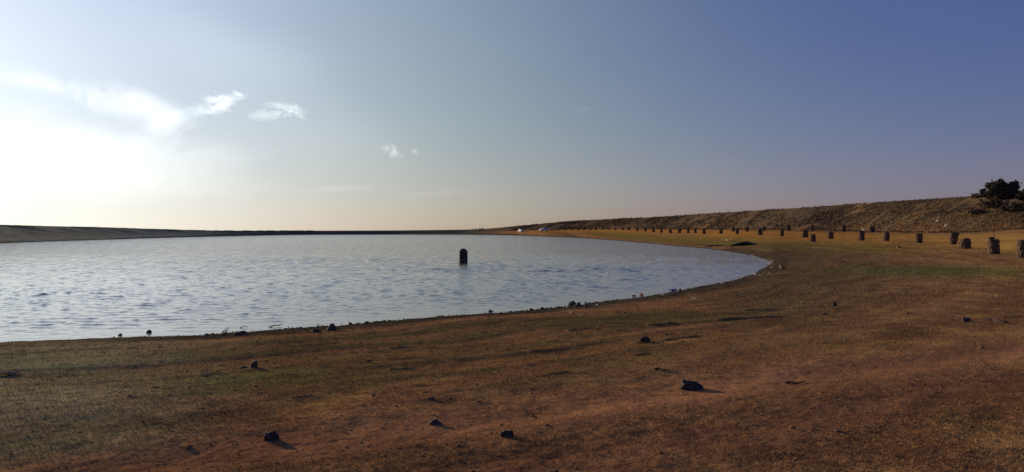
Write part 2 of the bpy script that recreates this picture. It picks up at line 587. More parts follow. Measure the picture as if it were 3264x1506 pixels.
def ground_albedo(x, y):
    th, r = np.arctan2(x, y), np.hypot(x, y)
    px = CX + F * x / np.maximum(y, .1)
    kr, kz = at_theta(th, KR), at_theta(th, KZ)
    seg = np.zeros(np.shape(r))
    for k in range(len(KR) - 1):
        t = np.clip((r - kr[k]) / (kr[k + 1] - kr[k]), 0, 1)
        seg = np.where(r >= kr[k], k + t, seg)
    q = shore_dist(x, y)
    s1, s2 = strands(x, y, q)
    A = lambda c: np.asarray(c)[None, :]
    M = lambda base, c, w: base * (1 - w[:, None]) + A(c) * w[:, None]
    n_big = fbm(x * .35, y * .35, 4, 61)
    n_mid = fbm(x * 1.6, y * 1.6, 4, 63)
    n_fin = fbm(x * 5, y * 5, 4, 65, .7) * np.exp(-r / 14)
    strk = s1 * .6 + s2 * .5
    # beach in strips: earth, olive turf, dry straw
    col = np.tile(alb(88, 60, 43), (len(x), 1))
    turf = sstep(q, 1.5, 3.2) * (1 - sstep(q, 6.3 + 2.2 * sstep(px, 700, 1500), 9.0 + 2.5 * sstep(px, 700, 1500))) * sstep(strk + n_big * .9 + n_mid * .6, -.45, .45)
    turf = turf * (1 - sstep(px, 2300, 2900)) + sstep(px, 2300, 2900) * .35 * sstep(n_big + n_mid * .6, -.1, .6)
    col = M(col, alb(50, 42, 28), turf * .95)
    straw = sstep(n_mid + n_big * .8 - .15 + .25 * sstep(q, 5, 8), -.1, .55) * sstep(q, 3.5, 7)
    gx, gy = hit(2260, 1120)
    straw = np.clip(np.maximum(straw, np.exp(-((x - gx) / 2.8) ** 2 - ((y - gy) / 2.4) ** 2) * (1.1 + n_mid)), 0, 1)
    col = M(col, alb(110, 80, 50), straw * .65 * (1 - .75 * turf))
    red = sstep(n_big * .8 - n_mid * .4 + .1, 0, .6) * sstep(q, 5, 9)
    col = M(col, alb(90, 58, 42), red * .55)
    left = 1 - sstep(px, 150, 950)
    col = M(col, alb(98, 86, 68), left * .72)  # veiling lens glare painted in: paler, greyer earth towards the left
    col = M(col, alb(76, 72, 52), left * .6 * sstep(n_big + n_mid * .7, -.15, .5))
    # bare tracks
    ta = np.exp(-(poly_dist(x, y, TRACK_A) / (.72 + .28 * n_mid)) ** 2)
    tb = np.exp(-(poly_dist(x, y, TRACK_B) / (.75 + .3 * n_mid)) ** 2)
    col = M(col, alb(90, 59, 44), np.clip(ta * 1.0, 0, .9))
    col = M(col, alb(68, 43, 33), np.clip(tb * .95, 0, .85))
    # right: golden stubble round the tree guards
    gold = sstep(seg, 3.35, 4.05) * sstep(px, 1600, 1850)
    gold = np.maximum(gold, sstep(seg, 3.1, 3.9) * sstep(px, 2650, 3000)) * (1 - .8 * sstep(seg, 4.55, 4.95))
    gcol = np.where((sstep(px, 2500, 3200))[:, None] > rng.random((len(x), 1)), A(alb(108, 77, 44)), A(alb(112, 74, 38)))
    gcol = gcol * (1 + .25 * (n_big + n_mid * .6))[:, None]
    col = col * (1 - gold[:, None]) + gcol * gold[:, None]
    green = sstep(seg, 3.05, 3.25) * (1 - sstep(seg, 3.45, 3.95)) * sstep(px, 1750, 2050) * (1 - sstep(px, 2750, 3050))
    col = M(col, alb(86, 72, 32), green * (.55 + .35 * np.clip(n_big, -1, 1)))
    gx, gy = hit(2890, 862)
    pat = np.exp(-(((x - gx) / 4.0) ** 2 + ((y - gy) / 5.5) ** 2) * (1 - .4 * n_mid))
    col = M(col, alb(59, 60, 30), np.clip(pat * 1.2, 0, .9))
    gx, gy = hit(760, 1215)
    pat = np.exp(-(((x - gx) / .95) ** 2 + ((y - gy) / .75) ** 2) * (1 - .6 * n_mid))
    col = M(col, alb(58, 62, 34), np.clip(pat, 0, .42))
    # damp dark margin by the water
    wet = np.where(r < 90, 1 - sstep(q + n_mid * .5 + n_fin * .3, .75, 1.7 + .02 * r), 1 - sstep((r - kr[3]) / np.clip(r / 50, 1, 6), .3, 2.2)) * (seg < 4)
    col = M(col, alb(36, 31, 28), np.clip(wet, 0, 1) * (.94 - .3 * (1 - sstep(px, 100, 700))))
    bay = (1 - sstep(q, 2, 14)) * sstep(px, 2200, 2420) * (seg < 3.8)
    col = M(col, alb(58, 45, 36), np.clip(bay, 0, 1) * .7)
    # banks
    lift = .10 * sstep(px, 2600, 2950)
    dam = sstep(seg + n_big * .5 + n_mid * .25 - lift, 4.45, 5.25) * sstep(px, 1540, 1640)
    col = M(col, alb(51, 40, 35), dam)
    stone = dam * sstep(fbm(x * .9, y * .9, 4, 71, .7), .05, .5)
    col = M(col, alb(82, 68, 61), stone * .28)
    dry_g = dam * sstep(fbm(x * .16, y * .16, 3, 73) + sstep(px, 2600, 3100) * .35, .05, .45)
    col = M(col, alb(76, 57, 42), dry_g * .5)
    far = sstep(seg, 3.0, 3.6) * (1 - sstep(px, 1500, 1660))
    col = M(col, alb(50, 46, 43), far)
    col = M(col, alb(108, 97, 82), far * (1 - sstep(px, 500, 1000)) * (.85 + .3 * n_big))  # left bank brightened in its colour, standing in for glare on a backlit slope
    w = np.clip(1 + .40 * n_fin + .18 * n_mid + (seg < 3.6) * (.20 * s1 + .20 * np.clip(s2, -.8, .5)), .42, 1.7)
    return np.clip(col * w[:, None], .006, .6)


def build_ground():
    dense = np.arange(-36.0, 36.01, 0.052)
    side = np.concatenate([np.arange(-180, -52.0, 1.2), np.arange(-52, -36.05, .16), dense, np.arange(36.15, 52, .16), np.arange(52.5, 179.9, 1.2)])
    th = np.radians(side)
    kr = at_theta(th, KR)
    rows = []
    a, b = 1 / 1.2, None
    t = np.linspace(0, 1, 640)
    r0 = np.full_like(th, 4.0)
    inv = (1 / r0)[None, :] * (1 - t[:, None]) + (1 / kr[1])[None, :] * t[:, None]
    rows.append(1 / inv)
    def seg_rows(k, n, first=1):
        t = np.linspace(0, 1, n + 1)[first:]
        return kr[k][None, :] * (1 - t[:, None]) + kr[k + 1][None, :] * t[:, None]
    rows = [np.full((1, len(th)), v) for v in (.25, .7, 1.2, 1.7, 2.2, 2.7, 3.2, 3.6)] + rows
    for k, n in ((1, 14), (2, 14), (3, 130), (4, 70), (5, 90), (6, 6), (7, 6), (8, 12)):
        rows.append(seg_rows(k, n))
    RR = np.vstack(rows)
    nr_, nc = RR.shape
    X = (RR * np.sin(th)[None, :]).ravel()
    Y = (RR * np.cos(th)[None, :]).ravel()
    Z = land(X, Y)
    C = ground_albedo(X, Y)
    idx = np.arange(nr_ * nc).reshape(nr_, nc)
    nxt = np.roll(idx, -1, axis=1)
    f = np.stack([idx[:-1], nxt[:-1], nxt[1:], idx[1:]], -1).reshape(-1, 4)
    V = np.stack([X, Y, Z], -1)
    # close the little hole under the camera
    V = np.vstack([V, [[0, 0, .58]]])
    C = np.vstack([C, C[:1]])
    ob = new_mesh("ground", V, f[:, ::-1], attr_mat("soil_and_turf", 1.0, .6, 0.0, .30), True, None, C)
    tag(ob, kind='structure')
    return ob


build_ground()


# ---------------------------------------------------------------- water
def water_material():
    m = bpy.data.materials.new("lake_water")
    m.use_nodes = True
    t = m.node_tree
    h = NT(t)
    b = t.nodes['Principled BSDF']
    b.inputs['Base Color'].default_value = (.27, .245, .17, 1)
    b.inputs['IOR'].default_value = 1.40
    b.inputs['Specular IOR Level'].default_value = 0.5
    tc = h.n('ShaderNodeTexCoord')
    mp = h.n('ShaderNodeMapping')
    t.links.new(tc.outputs['Object'], mp.inputs[0])
    mp.inputs['Rotation'].default_value = (0, 0, R(-12))
    mp.inputs['Scale'].default_value = (.55, 1.0, 1)
    n1 = h.noise(mp.outputs[0], 7.0, 3.0, .55)
    mp2 = h.n('ShaderNodeMapping')
    t.links.new(tc.outputs['Object'], mp2.inputs[0])
    mp2.inputs['Rotation'].default_value = (0, 0, R(-6))
    mp2.inputs['Scale'].default_value = (.95, .24, 1)
    n2 = h.noise(mp2.outputs[0], 3.1, 5.0, .65, .3)
    n3 = h.smooth(h.noise(mp2.outputs[0], 1.9, 6.0, .72, .4), .44, .62)
    sp = h.n('ShaderNodeSeparateXYZ')
    t.links.new(tc.outputs['Object'], sp.inputs[0])
    far = h.smooth(sp.outputs[1], 22.0, 90.0)
    hgt = h.m('ADD', h.m('MULTIPLY', n1, .45), h.m('MULTIPLY', h.m('MULTIPLY', n2, h.m('MULTIPLY_ADD', n3, .75, .25)), h.m('MULTIPLY', far, 7.5)))
    bp = h.n('ShaderNodeBump')
    bp.inputs['Strength'].default_value = .5
    bp.inputs['Distance'].default_value = .05
    t.links.new(hgt, bp.inputs['Height'])
    t.links.new(bp.outputs[0], b.inputs['Normal'])
    t.links.new(h.m('MULTIPLY_ADD', h.m('MULTIPLY', far, h.m('MULTIPLY_ADD', n3, .75, .25)), .11, .06), b.inputs['Roughness'])
    return m


def build_water():
    ys = np.concatenate([np.arange(746.0, 762.0, .8), np.arange(762.0, 1115.0, 0.36)])
    D = D_of(ys)
    D = np.concatenate([[700.0], D])
    u = np.concatenate([np.linspace(-2.2, -.70, 60), np.arange(-.698, .40, .0009), np.linspace(.402, .75, 20)])
    UU, DD = np.meshgrid(u, D)
    X, Y = (UU * DD).ravel(), DD.ravel()
    dD = np.gradient(D)
    step = np.abs(np.repeat(dD, len(u)))
    Z = np.zeros_like(X)
    w = np.random.default_rng(3)
    var = np.zeros_like(X)
    for i in range(110):
        L = math.exp(w.uniform(math.log(.12), math.log(.85)))
        a = R(-98) + w.normal(0, R(30))
        k = 2 * math.pi / L
        slope = .0132
        fade = np.clip((L / np.maximum(abs(math.sin(a)), .3) / np.maximum(step, 1e-3) - 1.7) / 2.0, 0, 1)
        var += (fade * slope / k) ** 2 / 2
        Z += fade * slope / k * np.sin(k * (math.cos(a) * X + math.sin(a) * Y) + w.uniform(0, 6.28))
    gust = .55 + .75 * sstep(fbm(X * .05, Y * .09, 3, 83), -.4, .5)
    th, r = np.arctan2(X, Y), np.hypot(X, Y)
    q = r - at_theta(th, N_R)
    calm = (.12 + .88 * sstep(q, 0, 4.0)) * (1 - .45 * sstep(th, th_of(1700), th_of(2400)))
    # peaked crests over flat troughs
    A_ = np.maximum(3.2 * np.sqrt(var), 1e-5)
    Z = A_ * (np.exp(np.clip(Z / A_, -6, 2.6)) - 1) * .92
    Z = Z * gust * calm * 1.25
    nr_, nc = UU.shape
    idx = np.arange(nr_ * nc).reshape(nr_, nc)
    f = np.stack([idx[:-1, :-1], idx[1:, :-1], idx[1:, 1:], idx[:-1, 1:]], -1).reshape(-1, 4)
    ob = new_mesh("water", np.stack([X, Y, Z], -1), f, water_material(), True)
    tag(ob, kind='structure')


build_water()


# ---------------------------------------------------------------- ground cover that nobody could count
def blades(name, X, Y, length, width, lean, seed, mat_, tint_lo, tint_hi, pale=.30):
    """short dry stalks: one bent two-triangle blade each"""
    g = np.random.default_rng(seed)
    n = len(X)
    Z = land(X, Y)
    a = g.uniform(0, 2 * math.pi, n)
    L = length * g.uniform(.5, 1.4, n)
    ln = g.uniform(lean[0], lean[1], n)
    dx, dy = np.cos(a), np.sin(a)
    wx, wy = -dy * width * .5, dx * width * .5
    mid = .55
    p0 = np.stack([X - wx, Y - wy, Z - .004], -1)
    p1 = np.stack([X + wx, Y + wy, Z - .004], -1)
    mx, my, mz = X + dx * L * mid * np.sin(ln * .6), Y + dy * L * mid * np.sin(ln * .6), Z + L * mid * np.cos(ln * .6)
    p2 = np.stack([mx - wx * .7, my - wy * .7, mz], -1)
    p3 = np.stack([mx + wx * .7, my + wy * .7, mz], -1)
    tip_ = np.stack([mx + dx * L * .45 * np.sin(ln), my + dy * L * .45 * np.sin(ln), mz + L * .45 * np.cos(ln)], -1)
    V = np.stack([p0, p1, p2, p3, tip_], 1).reshape(-1, 3)
    b = np.arange(n)[:, None] * 5
    Fa = np.concatenate([b + [0, 1, 3], b + [0, 3, 2], b + [2, 3, 4]], 0)
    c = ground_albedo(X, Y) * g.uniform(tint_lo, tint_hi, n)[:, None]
    straw = g.random(n)[:, None] < pale
    c = np.where(straw, c * .35 + alb(128, 98, 68)[None, :] * .65 * g.uniform(.6, 1.1, n)[:, None], c)
    c = np.clip(np.repeat(c, 5, axis=0), .008, .6)
    ob = new_mesh(name, V, Fa, mat_, False, None, c)
    return ob


GRASS = attr_mat("dry_stalks", 1.0, 0, 0.0)


def scatter(n, d0, d1, power, seed, lim=.72):
    """points over the near ground, denser close to the viewer"""
    g = np.random.default_rng(seed)
    t = g.random(n)
    if power == 0:
        D = np.sqrt(d0 ** 2 + t * (d1 ** 2 - d0 ** 2))
    else:
        D = np.exp(math.log(d0) + t * (math.log(d1) - math.log(d0)))
    u = g.uniform(-lim, lim, n)
    return D * u, D


def on_land(X, Y, margin=.25):
    th, r = np.arctan2(X, Y), np.hypot(X, Y)
    kr = at_theta(th, KR)
    lake = (th < tip) & (r > kr[1] - margin) & (r < kr[3] + margin)
    return ~lake


def build_cover():
    X, Y = scatter(290000, 4.2, 20, 1, 101)
    k = on_land(X, Y, .9)
    dens = .5 + .5 * sstep(fbm(X * 1.3, Y * 1.3, 3, 201) + .5 * fbm(X * .4, Y * .4, 2, 203), -.35, .35)
    tr = np.exp(-(poly_dist(X, Y, TRACK_A) / .62) ** 2) + .8 * np.exp(-(poly_dist(X, Y, TRACK_B) / .42) ** 2)
    k &= np.random.default_rng(5).random(len(X)) < dens * (1 - .93 * np.clip(tr, 0, 1))
    X, Y = X[k], Y[k]
    g = np.random.default_rng(77)
    tx, ty = scatter(1500, 4.3, 22, 1, 105)
    tk = on_land(tx, ty, 1.2) & (poly_dist(tx, ty, TRACK_A) > .5)
    tx, ty = np.repeat(tx[tk], 22), np.repeat(ty[tk], 22)
    X = np.concatenate([X, tx + g.normal(0, .035, len(tx))])
    Y = np.concatenate([Y, ty + g.normal(0, .035, len(tx))])
    o = blades("dry_grass", X, Y, .022 + .0006 * Y, .0026 + .00024 * Y, (.9, 1.56), 11, GRASS, .7, 1.5)
    tag(o, "short dry brown grass and straw covering the bare foreground", "grass", kind='stuff')
    X, Y = scatter(90000, 20, 150, 1, 103)
    k = on_land(X, Y, 1.2) & (X > 4)
    th, r = np.arctan2(X, Y), np.hypot(X, Y)
    k &= r < at_theta(th, KR)[5] + 4
    X, Y = X[k], Y[k]
    o = blades("golden_grass", X, Y, .045 + .0004 * Y, .006 + .0003 * Y, (.6, 1.4), 12, GRASS, .8, 1.3)
    tag(o, "golden dry grass on the flat field around the dark stone guards", "grass", kind='stuff')
    # tussocks on the dam face
    g = np.random.default_rng(9)
    n = 60000
    px = g.uniform(1620, 3500, n)
    th = np.arctan((px - CX) / F)
    kr = at_theta(th, KR)
    r = kr[5] + (kr[6] - kr[5]) * g.uniform(-.15, 1.05, n)
    X, Y = r * np.sin(th), r * np.cos(th)
    k = fbm(X * .12, Y * .12, 3, 211) + .5 * vnoise(X * .7, Y * .7, 5) + .45 * sstep(px, 2500, 2950) > .0
    X, Y = X[k], Y[k]
    px = g.uniform(-250, 1000, 22000)
    th = np.arctan((px - CX) / F)
    kr = at_theta(th, KR)
    r = kr[5] + (kr[6] - kr[5]) * (.97 - g.exponential(.30, len(px)))
    xl, yl = r * np.sin(th), r * np.cos(th)
    k = vnoise(xl * .25, yl * .25, 6) + .4 * vnoise(xl * 1.1, yl * 1.1, 2) > -.1
    X, Y = np.concatenate([X, xl[k]]), np.concatenate([Y, yl[k]])
    o = blades("bank_grass", X, Y, (.10 + .0008 * np.hypot(X, Y)) * np.where(X < 0, .6, 1), .03 + .0004 * np.hypot(X, Y), (.2, 1.3), 13, GRASS, .6, .9, .02)
    tag(o, "brown tussock grass growing up the banks round the lake", "grass", kind='stuff')


build_cover()


def ico(sub):
    bm = bmesh.new()
    bmesh.ops.create_icosphere(bm, subdivisions=sub, radius=1.0)
    v = np.array([p.co[:] for p in bm.verts])
    f = np.array([[q.index for q in t.verts] for t in bm.faces])
    bm.free()
    return v, f


def many_stones(name, P, size, flat, seed, material, colors):
    v, f = ico(1)
    g = np.random.default_rng(seed)
    n = len(P)
    jit = 1 + g.uniform(-.28, .28, (n, len(v), 1))
    S = size[:, None] * g.uniform(.7, 1.3, (n, 3)) * np.array([1, 1, flat])
    a = g.uniform(0, 6.28, n)
    V = v[None] * jit * S[:, None, :]
    ca, sa = np.cos(a)[:, None], np.sin(a)[:, None]
    V = np.stack([V[..., 0] * ca - V[..., 1] * sa, V[..., 0] * sa + V[..., 1] * ca, V[..., 2]], -1) + P[:, None, :]
    Fa = (f[None] + (np.arange(n) * len(v))[:, None, None]).reshape(-1, 3)
    return new_mesh(name, V.reshape(-1, 3), Fa, material, False, None, np.repeat(colors, len(v), axis=0))


def build_stones():
    m = attr_mat("loose_stone", 1.0, .4, .05, .25)
    g = np.random.default_rng(31)
    n = 7500
    px = g.uniform(1600, 3420, n)
    th = np.arctan((px - CX) / F)
    kr = at_theta(th, KR)
    t = g.beta(1.2, 1.3, n) * 1.08 - .08
    r = kr[5] + (kr[6] - kr[5]) * t
    X, Y = r * np.sin(th), r * np.cos(th)
    k = (fbm(X * .1, Y * .1, 3, 221) - .45 * sstep(px, 2650, 3100) + .1 > -.15)
    X, Y, r = X[k], Y[k], r[k]
    sz = g.gamma(3, .026, len(X)) * np.clip(r / 150, .8, 1.7)
    P = np.stack([X, Y, land(X, Y) + sz * .2], -1)
    c = alb(62, 50, 45)[None] * g.uniform(.5, 1.15, (len(X), 1))
    o = many_stones("riprap", P, sz, .7, 32, m, np.clip(c, .01, .6))
    tag(o, "rough grey brown stones pitched over the face of the dam", "riprap", kind='stuff')
    # clods and pebbles of the foreshore
    X, Y = scatter(6000, 4.2, 34, 1, 107)
    k = on_land(X, Y, .05)
    X, Y = X[k], Y[k]
    q = shore_dist(X, Y)
    sz = np.random.default_rng(8).gamma(1.7, .0034, len(X)) * (.7 + Y / 22)
    P = np.stack([X, Y, land(X, Y) + sz * .15], -1)
    c = ground_albedo(X, Y) * g.uniform(.45, 1.25, (len(X), 1))
    o = many_stones("soil_clods", P, sz, .6, 33, m, np.clip(c, .01, .5))
    tag(o, "small earth clods and pebbles strewn over the foreshore", "clods", kind='stuff')
    # rough wrack line on the water's edge
    n = 5200
    th = g.uniform(R(-36), tip, n)
    far_side = g.random(n) < .25
    rN, rF = at_theta(th, N_R), at_theta(th, F_R)
    r = np.where(far_side, rF + g.exponential(.35, n), rN - g.exponential(.28, n) + .12)
    k = (r < 85) & (vnoise(r * np.sin(th) * .8, r * np.cos(th) * .8, 9) + .6 * vnoise(r * np.sin(th) * 2.6, r * np.cos(th) * 2.6, 4) > g.uniform(-.2, .9, n))
    X, Y = (r * np.sin(th))[k], (r * np.cos(th))[k]
    sz = g.gamma(1.6, .0075, len(X)) * (.6 + Y / 34)
    P = np.stack([X, Y, np.maximum(land(X, Y), -.005) + sz * .1], -1)
    c = alb(52, 43, 37)[None] * g.uniform(.45, 1.5, (len(X), 1))
    o = many_stones("shore_clods", P, sz, .5, 34, m, np.clip(c, .008, .5))
    tag(o, "dark wet clods and muck lining the water's edge", "clods", kind='stuff')


build_stones()

# ---------------------------------------------------------------- materials of the things
M = dict(
    stack=mat("stacked_stone", (.108, .070, .048), .95, .6, 9, .6),
    twig=mat("grey_twig", (.12, .09, .065), .9, .3, 20),
    pale=mat("pale_stake", (.24, .20, .14), .8, .25, 12),
    leaf=mat("sapling_leaf", (.05, .07, .025), .7, .4, 10),
    thorn=mat("thorn_foliage", (.066, .058, .035), .85, .5, 3),
    dryleaf=mat("dry_scrub", (.12, .088, .055), .9, .4, 3),
    bark=mat("bark", (.07, .05, .038), .95, .4, 10, .5),
    pillar=mat("dark_pillar_stone", (.046, .043, .041), .85, .5, 6, .5),
    chalk=mat("pale_paint", (.22, .22, .20), .8, .4, 30),
    rock=mat("brown_rock", (.085, .062, .052), .93, .4, 14, .7),
    redrock=mat("reddish_rock", (.17, .085, .062), .93, .35, 14, .7),
    blackrock=mat("dark_rock", (.062, .052, .046), .93, .5, 14, .7),
    paler=mat("pale_stone", (.30, .26, .22), .93, .3, 18, .5),
    dung=mat("dark_clod", (.050, .043, .038), .95, .5, 25, .9),
    white=mat("white_plastic", (.80, .80, .78), .45, .08, 20, .2, spec=.5),
    cream=mat("cream_plastic", (.70, .62, .44), .5, .15, 20, .2, spec=.5),
    beige=mat("faded_card", (.62, .44, .33), .8, .15, 20, .2),
    blue=mat("blue_plastic", (.05, .16, .62), .4, .25, 12, .3, spec=.5),
    rust=mat("orange_cap", (.45, .14, .05), .6, .2, 20),
    stick=mat("dead_wood", (.045, .033, .028), .95, .4, 18, .6),
    straw=mat("pale_straw", (.34, .26, .18), .9, .3, 30),
    car=mat("white_car_paint", (.78, .79, .80), .25, .03, 3, spec=.5, coat=.6),
    glass=mat("car_glass", (.012, .014, .016), .06, .1, 3, spec=.6),
    tyre=mat("tyre_rubber", (.018, .018, .018), .9, .2, 20),
    rim=mat("wheel_rim", (.5, .5, .5), .35, .1, 9, metallic=.8),
    lamp=mat("headlamp_glass", (.7, .7, .7), .15, .05, 9, spec=.6),
    tail=mat("tail_lamp", (.45, .02, .02), .25, .1, 9, spec=.5),
    trim=mat("black_trim", (.02, .02, .02), .6, .2, 9),
    skin=mat("skin", (.20, .11, .07), .6, .1, 9),
    hair=mat("black_hair", (.012, .010, .010), .7, .2, 20),
)


def thin_plastic(m):
    t = m.node_tree
    h = NT(t)
    b = t.nodes['Principled BSDF']
    out = t.nodes['Material Output']
    tr = h.n('ShaderNodeBsdfTranslucent')
    t.links.new(b.inputs['Base Color'].links[0].from_socket, tr.inputs[0])
    mx = h.n('ShaderNodeMixShader')
    mx.inputs[0].default_value = .55
    t.links.new(b.outputs[0], mx.inputs[1])
    t.links.new(tr.outputs[0], mx.inputs[2])
    t.links.new(mx.outputs[0], out.inputs[0])


for k_ in ('white', 'cream', 'beige', 'blue', 'paler', 'straw'):
    thin_plastic(M[k_])


def cloth(name, c):
    return mat(name, c, .9, .2, 12)


# ---------------------------------------------------------------- tree guards
def stack_mesh(seed, taper, ragged):
    """dry-laid ring of rough stones, about 1 m wide and 1 m high before scaling"""
    g = random.Random(seed)
    bm = bmesh.new()
    courses = 9
    for c in range(courses):
        z0 = c / courses
        zc = z0 + .5 / courses
        rad = .47 * (1 + taper * (zc - .5)) + g.uniform(-.03, .03)
        ox, oy = g.uniform(-.02, .02), g.uniform(-.02, .02)
        n = 11
        off = g.random()
        top = c == courses - 1
        for k in range(n):
            if (top and g.random() < ragged) or (c == courses - 2 and g.random() < ragged * .35):
                continue
            a = 2 * math.pi * (k + off + g.uniform(-.12, .12)) / n
            rr = rad + g.uniform(-.05, .05)
            L = 2 * math.pi * rr / n * g.uniform(.95, 1.25)
            Dp = .22 * g.uniform(.8, 1.2)
            Hh = 1 / courses * g.uniform(.95, 1.25)
            res = bmesh.ops.create_cube(bm, size=1.0)
            vs = res['verts']
            for v in vs:
                j = Vector((g.uniform(-.09, .09), g.uniform(-.09, .09), g.uniform(-.1, .1)))
                p = v.co + j
                v.co = Vector((p.x * Dp, p.y * L, p.z * Hh))
            mt = Matrix.Translation((ox + math.cos(a) * (rr - Dp / 2), oy + math.sin(a) * (rr - Dp / 2), zc)) @ Matrix.Rotation(a, 4, 'Z') @ Matrix.Rotation(g.uniform(-.12, .12), 4, 'X')
            for v in vs:
                v.co = mt @ v.co
    # earth fill inside
    fill = bmesh.ops.create_cone(bm, cap_ends=True, segments=16, radius1=.34, radius2=.32 * (1 + taper * .3), depth=.56)['verts']
    for v in fill:
        v.co.z += .28
    me = bpy.data.meshes.new("stone_stack")
    bm.to_mesh(me)
    bm.free()
    me.materials.append(M['stack'])
    return me


def tube(bm, pts, radii, sides=6):
    rings = []
    for i, p in enumerate(pts):
        p = Vector(p)
        d = (Vector(pts[min(i + 1, len(pts) - 1)]) - Vector(pts[max(i - 1, 0)])).normalized()
        a = d.orthogonal().normalized()
        b = d.cross(a)
        rings.append([bm.verts.new(p + (a * math.cos(6.2832 * k / sides) + b * math.sin(6.2832 * k / sides)) * radii[i]) for k in range(sides)])
    for r0, r1 in zip(rings[:-1], rings[1:]):
        for k in range(sides):
            bm.faces.new((r0[k], r0[(k + 1) % sides], r1[(k + 1) % sides], r1[k]))
    bm.faces.new(rings[0][::-1])
    bm.faces.new(rings[-1])


def leaf_quad(bm, p, size, g):
    n = Vector((g.gauss(0, 1), g.gauss(0, 1), g.gauss(0, .7))).normalized()
    a = n.orthogonal().normalized()
    b = n.cross(a)
    a, b = a * size, b * size * .55
    p = Vector(p)
    bm.faces.new([bm.verts.new(p - a), bm.verts.new(p + b), bm.verts.new(p + a), bm.verts.new(p - b)])


STACKS = [stack_mesh(1, .02, .4), stack_mesh(2, -.15, .55), stack_mesh(3, .12, .45), stack_mesh(4, -.06, .7)]
WIDE_TOP = stack_mesh(5, .42, .3)
BULGE = stack_mesh(6, -.22, .5)

# photo x, base y, height, width; row 'f' front, 'b' back; note what sets it apart
GUARDS = [
    (1783, 734.0, 8.0, 6, 'f', None), (1803.5, 734.5, 7, 5, 'f', None), (1822, 735, 8.7, 6, 'f', None), (1843, 734.5, 8, 7, 'f', None),
    (1862, 733.9, 8, 6, 'f', None), (1881.5, 734.5, 9, 7, 'f', None), (1900, 734, 9.5, 7, 'f', None), (1920, 734, 8.7, 6, 'f', None),
    (1941.5, 733.9, 8, 6, 'f', None), (1960.5, 733.9, 8, 6, 'f', None), (1984, 734, 10, 7, 'f', None), (2005, 735, 9.8, 7.5, 'f', None),
    (2031, 736.5, 12.8, 8, 'f', None), (2057, 738, 14, 8.5, 'f', None), (2083, 741, 13, 8.5, 'f', None), (2108, 742.7, 13, 8, 'f', None),
    (2137, 743.8, 13, 9, 'f', None), (2166, 743.8, 15.5, 10, 'f', None), (2193.5, 744, 16, 9, 'f', None), (2216.5, 744, 15, 9, 'f', None),
    (2244, 746, 16, 11, 'f', None), (2298, 746.5, 17.5, 11, 'f', None), (2350, 746.8, 19, 11, 'f', None), (2423, 750, 22, 15, 'f', None),
    (2492, 753.6, 22, 13, 'f', None), (2565.5, 757.5, 25, 19, 'f', None), (2592, 771, 26, 16, 'f', 'low'), (2648, 761.5, 24, 17, 'f', None),
    (2746, 767.7, 31, 18, 'f', None), (2825, 769.6, 32, 17, 'f', None), (2929, 775, 31, 20, 'f', 'sap'), (3038, 780, 39, 24, 'f', 'wide'),
    (3076, 794, 35, 31, 'f', 'fat'), (3168, 810, 54, 31, 'f', 'sap2'), (3262, 823, 58, 36, 'f', 'edge'),
    (2337, 738.6, 16, 10, 'b', 'hid'), (2381, 738.2, 15, 11, 'b', None), (2435, 737.5, 15.5, 10, 'b', 'hid2'), (2513.5, 737, 18.5, 13, 'b', None),
    (2588, 737.5, 19, 9, 'b', 'thin'), (2689, 740, 20, 14, 'b', None), (2779, 741.3, 20.5, 17, 'b', None)]
ORD = ["first", "second", "third", "fourth", "fifth", "sixth", "seventh", "eighth", "ninth", "tenth", "eleventh", "twelfth", "thirteenth",
       "fourteenth", "fifteenth", "sixteenth", "seventeenth", "eighteenth", "nineteenth", "twentieth"]
FRONT_N = sum(1 for g_ in GUARDS if g_[4] == 'f')
SPECIAL = {
    'low': "ragged crooked stone tree guard standing nearest the bay, in front of the row",
    'sap': "dark stone tree guard with thin bare twigs rising from its top",
    'wide': "leaning stone tree guard that widens towards its top, beside the fat one",
    'fat': "squat fat stone tree guard just right of the top heavy one",
    'sap2': "tall broad stone tree guard with a twig beside it, nearest whole one",
    'edge': "large stone tree guard cut off by the right edge of the picture",
    'hid': "leftmost stone tree guard of the back row, touching a front row guard",
    'hid2': "back row stone tree guard half behind the broad guard at the toe of the dam",
    'thin': "thin tree guard with a bushy sapling on it at the foot of the dam"}


def sapling_mesh(seed, hgt, leafy):
    g = random.Random(seed)
    bm = bmesh.new()
    for k in range(3):
        a = g.uniform(0, 6.28)
        pts = [(g.uniform(-.05, .05), g.uniform(-.05, .05), .3)]
        for i in range(1, 5):
            pts.append((pts[0][0] + math.cos(a) * .05 * i * g.uniform(.5, 1.4), pts[0][1] + math.sin(a) * .05 * i * g.uniform(.5, 1.4), .3 + (hgt + .7) * i / 4 * (1 if k == 0 else g.uniform(.6, .9))))
        tube(bm, pts, [.018, .015, .012, .009, .005], 5)
        if leafy:
            for i in range(40):
                q = Vector(pts[g.randint(2, 4)])
                leaf_quad(bm, q + Vector((g.gauss(0, .12), g.gauss(0, .12), g.gauss(0, .16))), .06, g)
    me = bpy.data.meshes.new("sapling")
    bm.to_mesh(me)
    bm.free()
    me.materials.append(M['leaf'] if leafy else M['twig'])
    return me


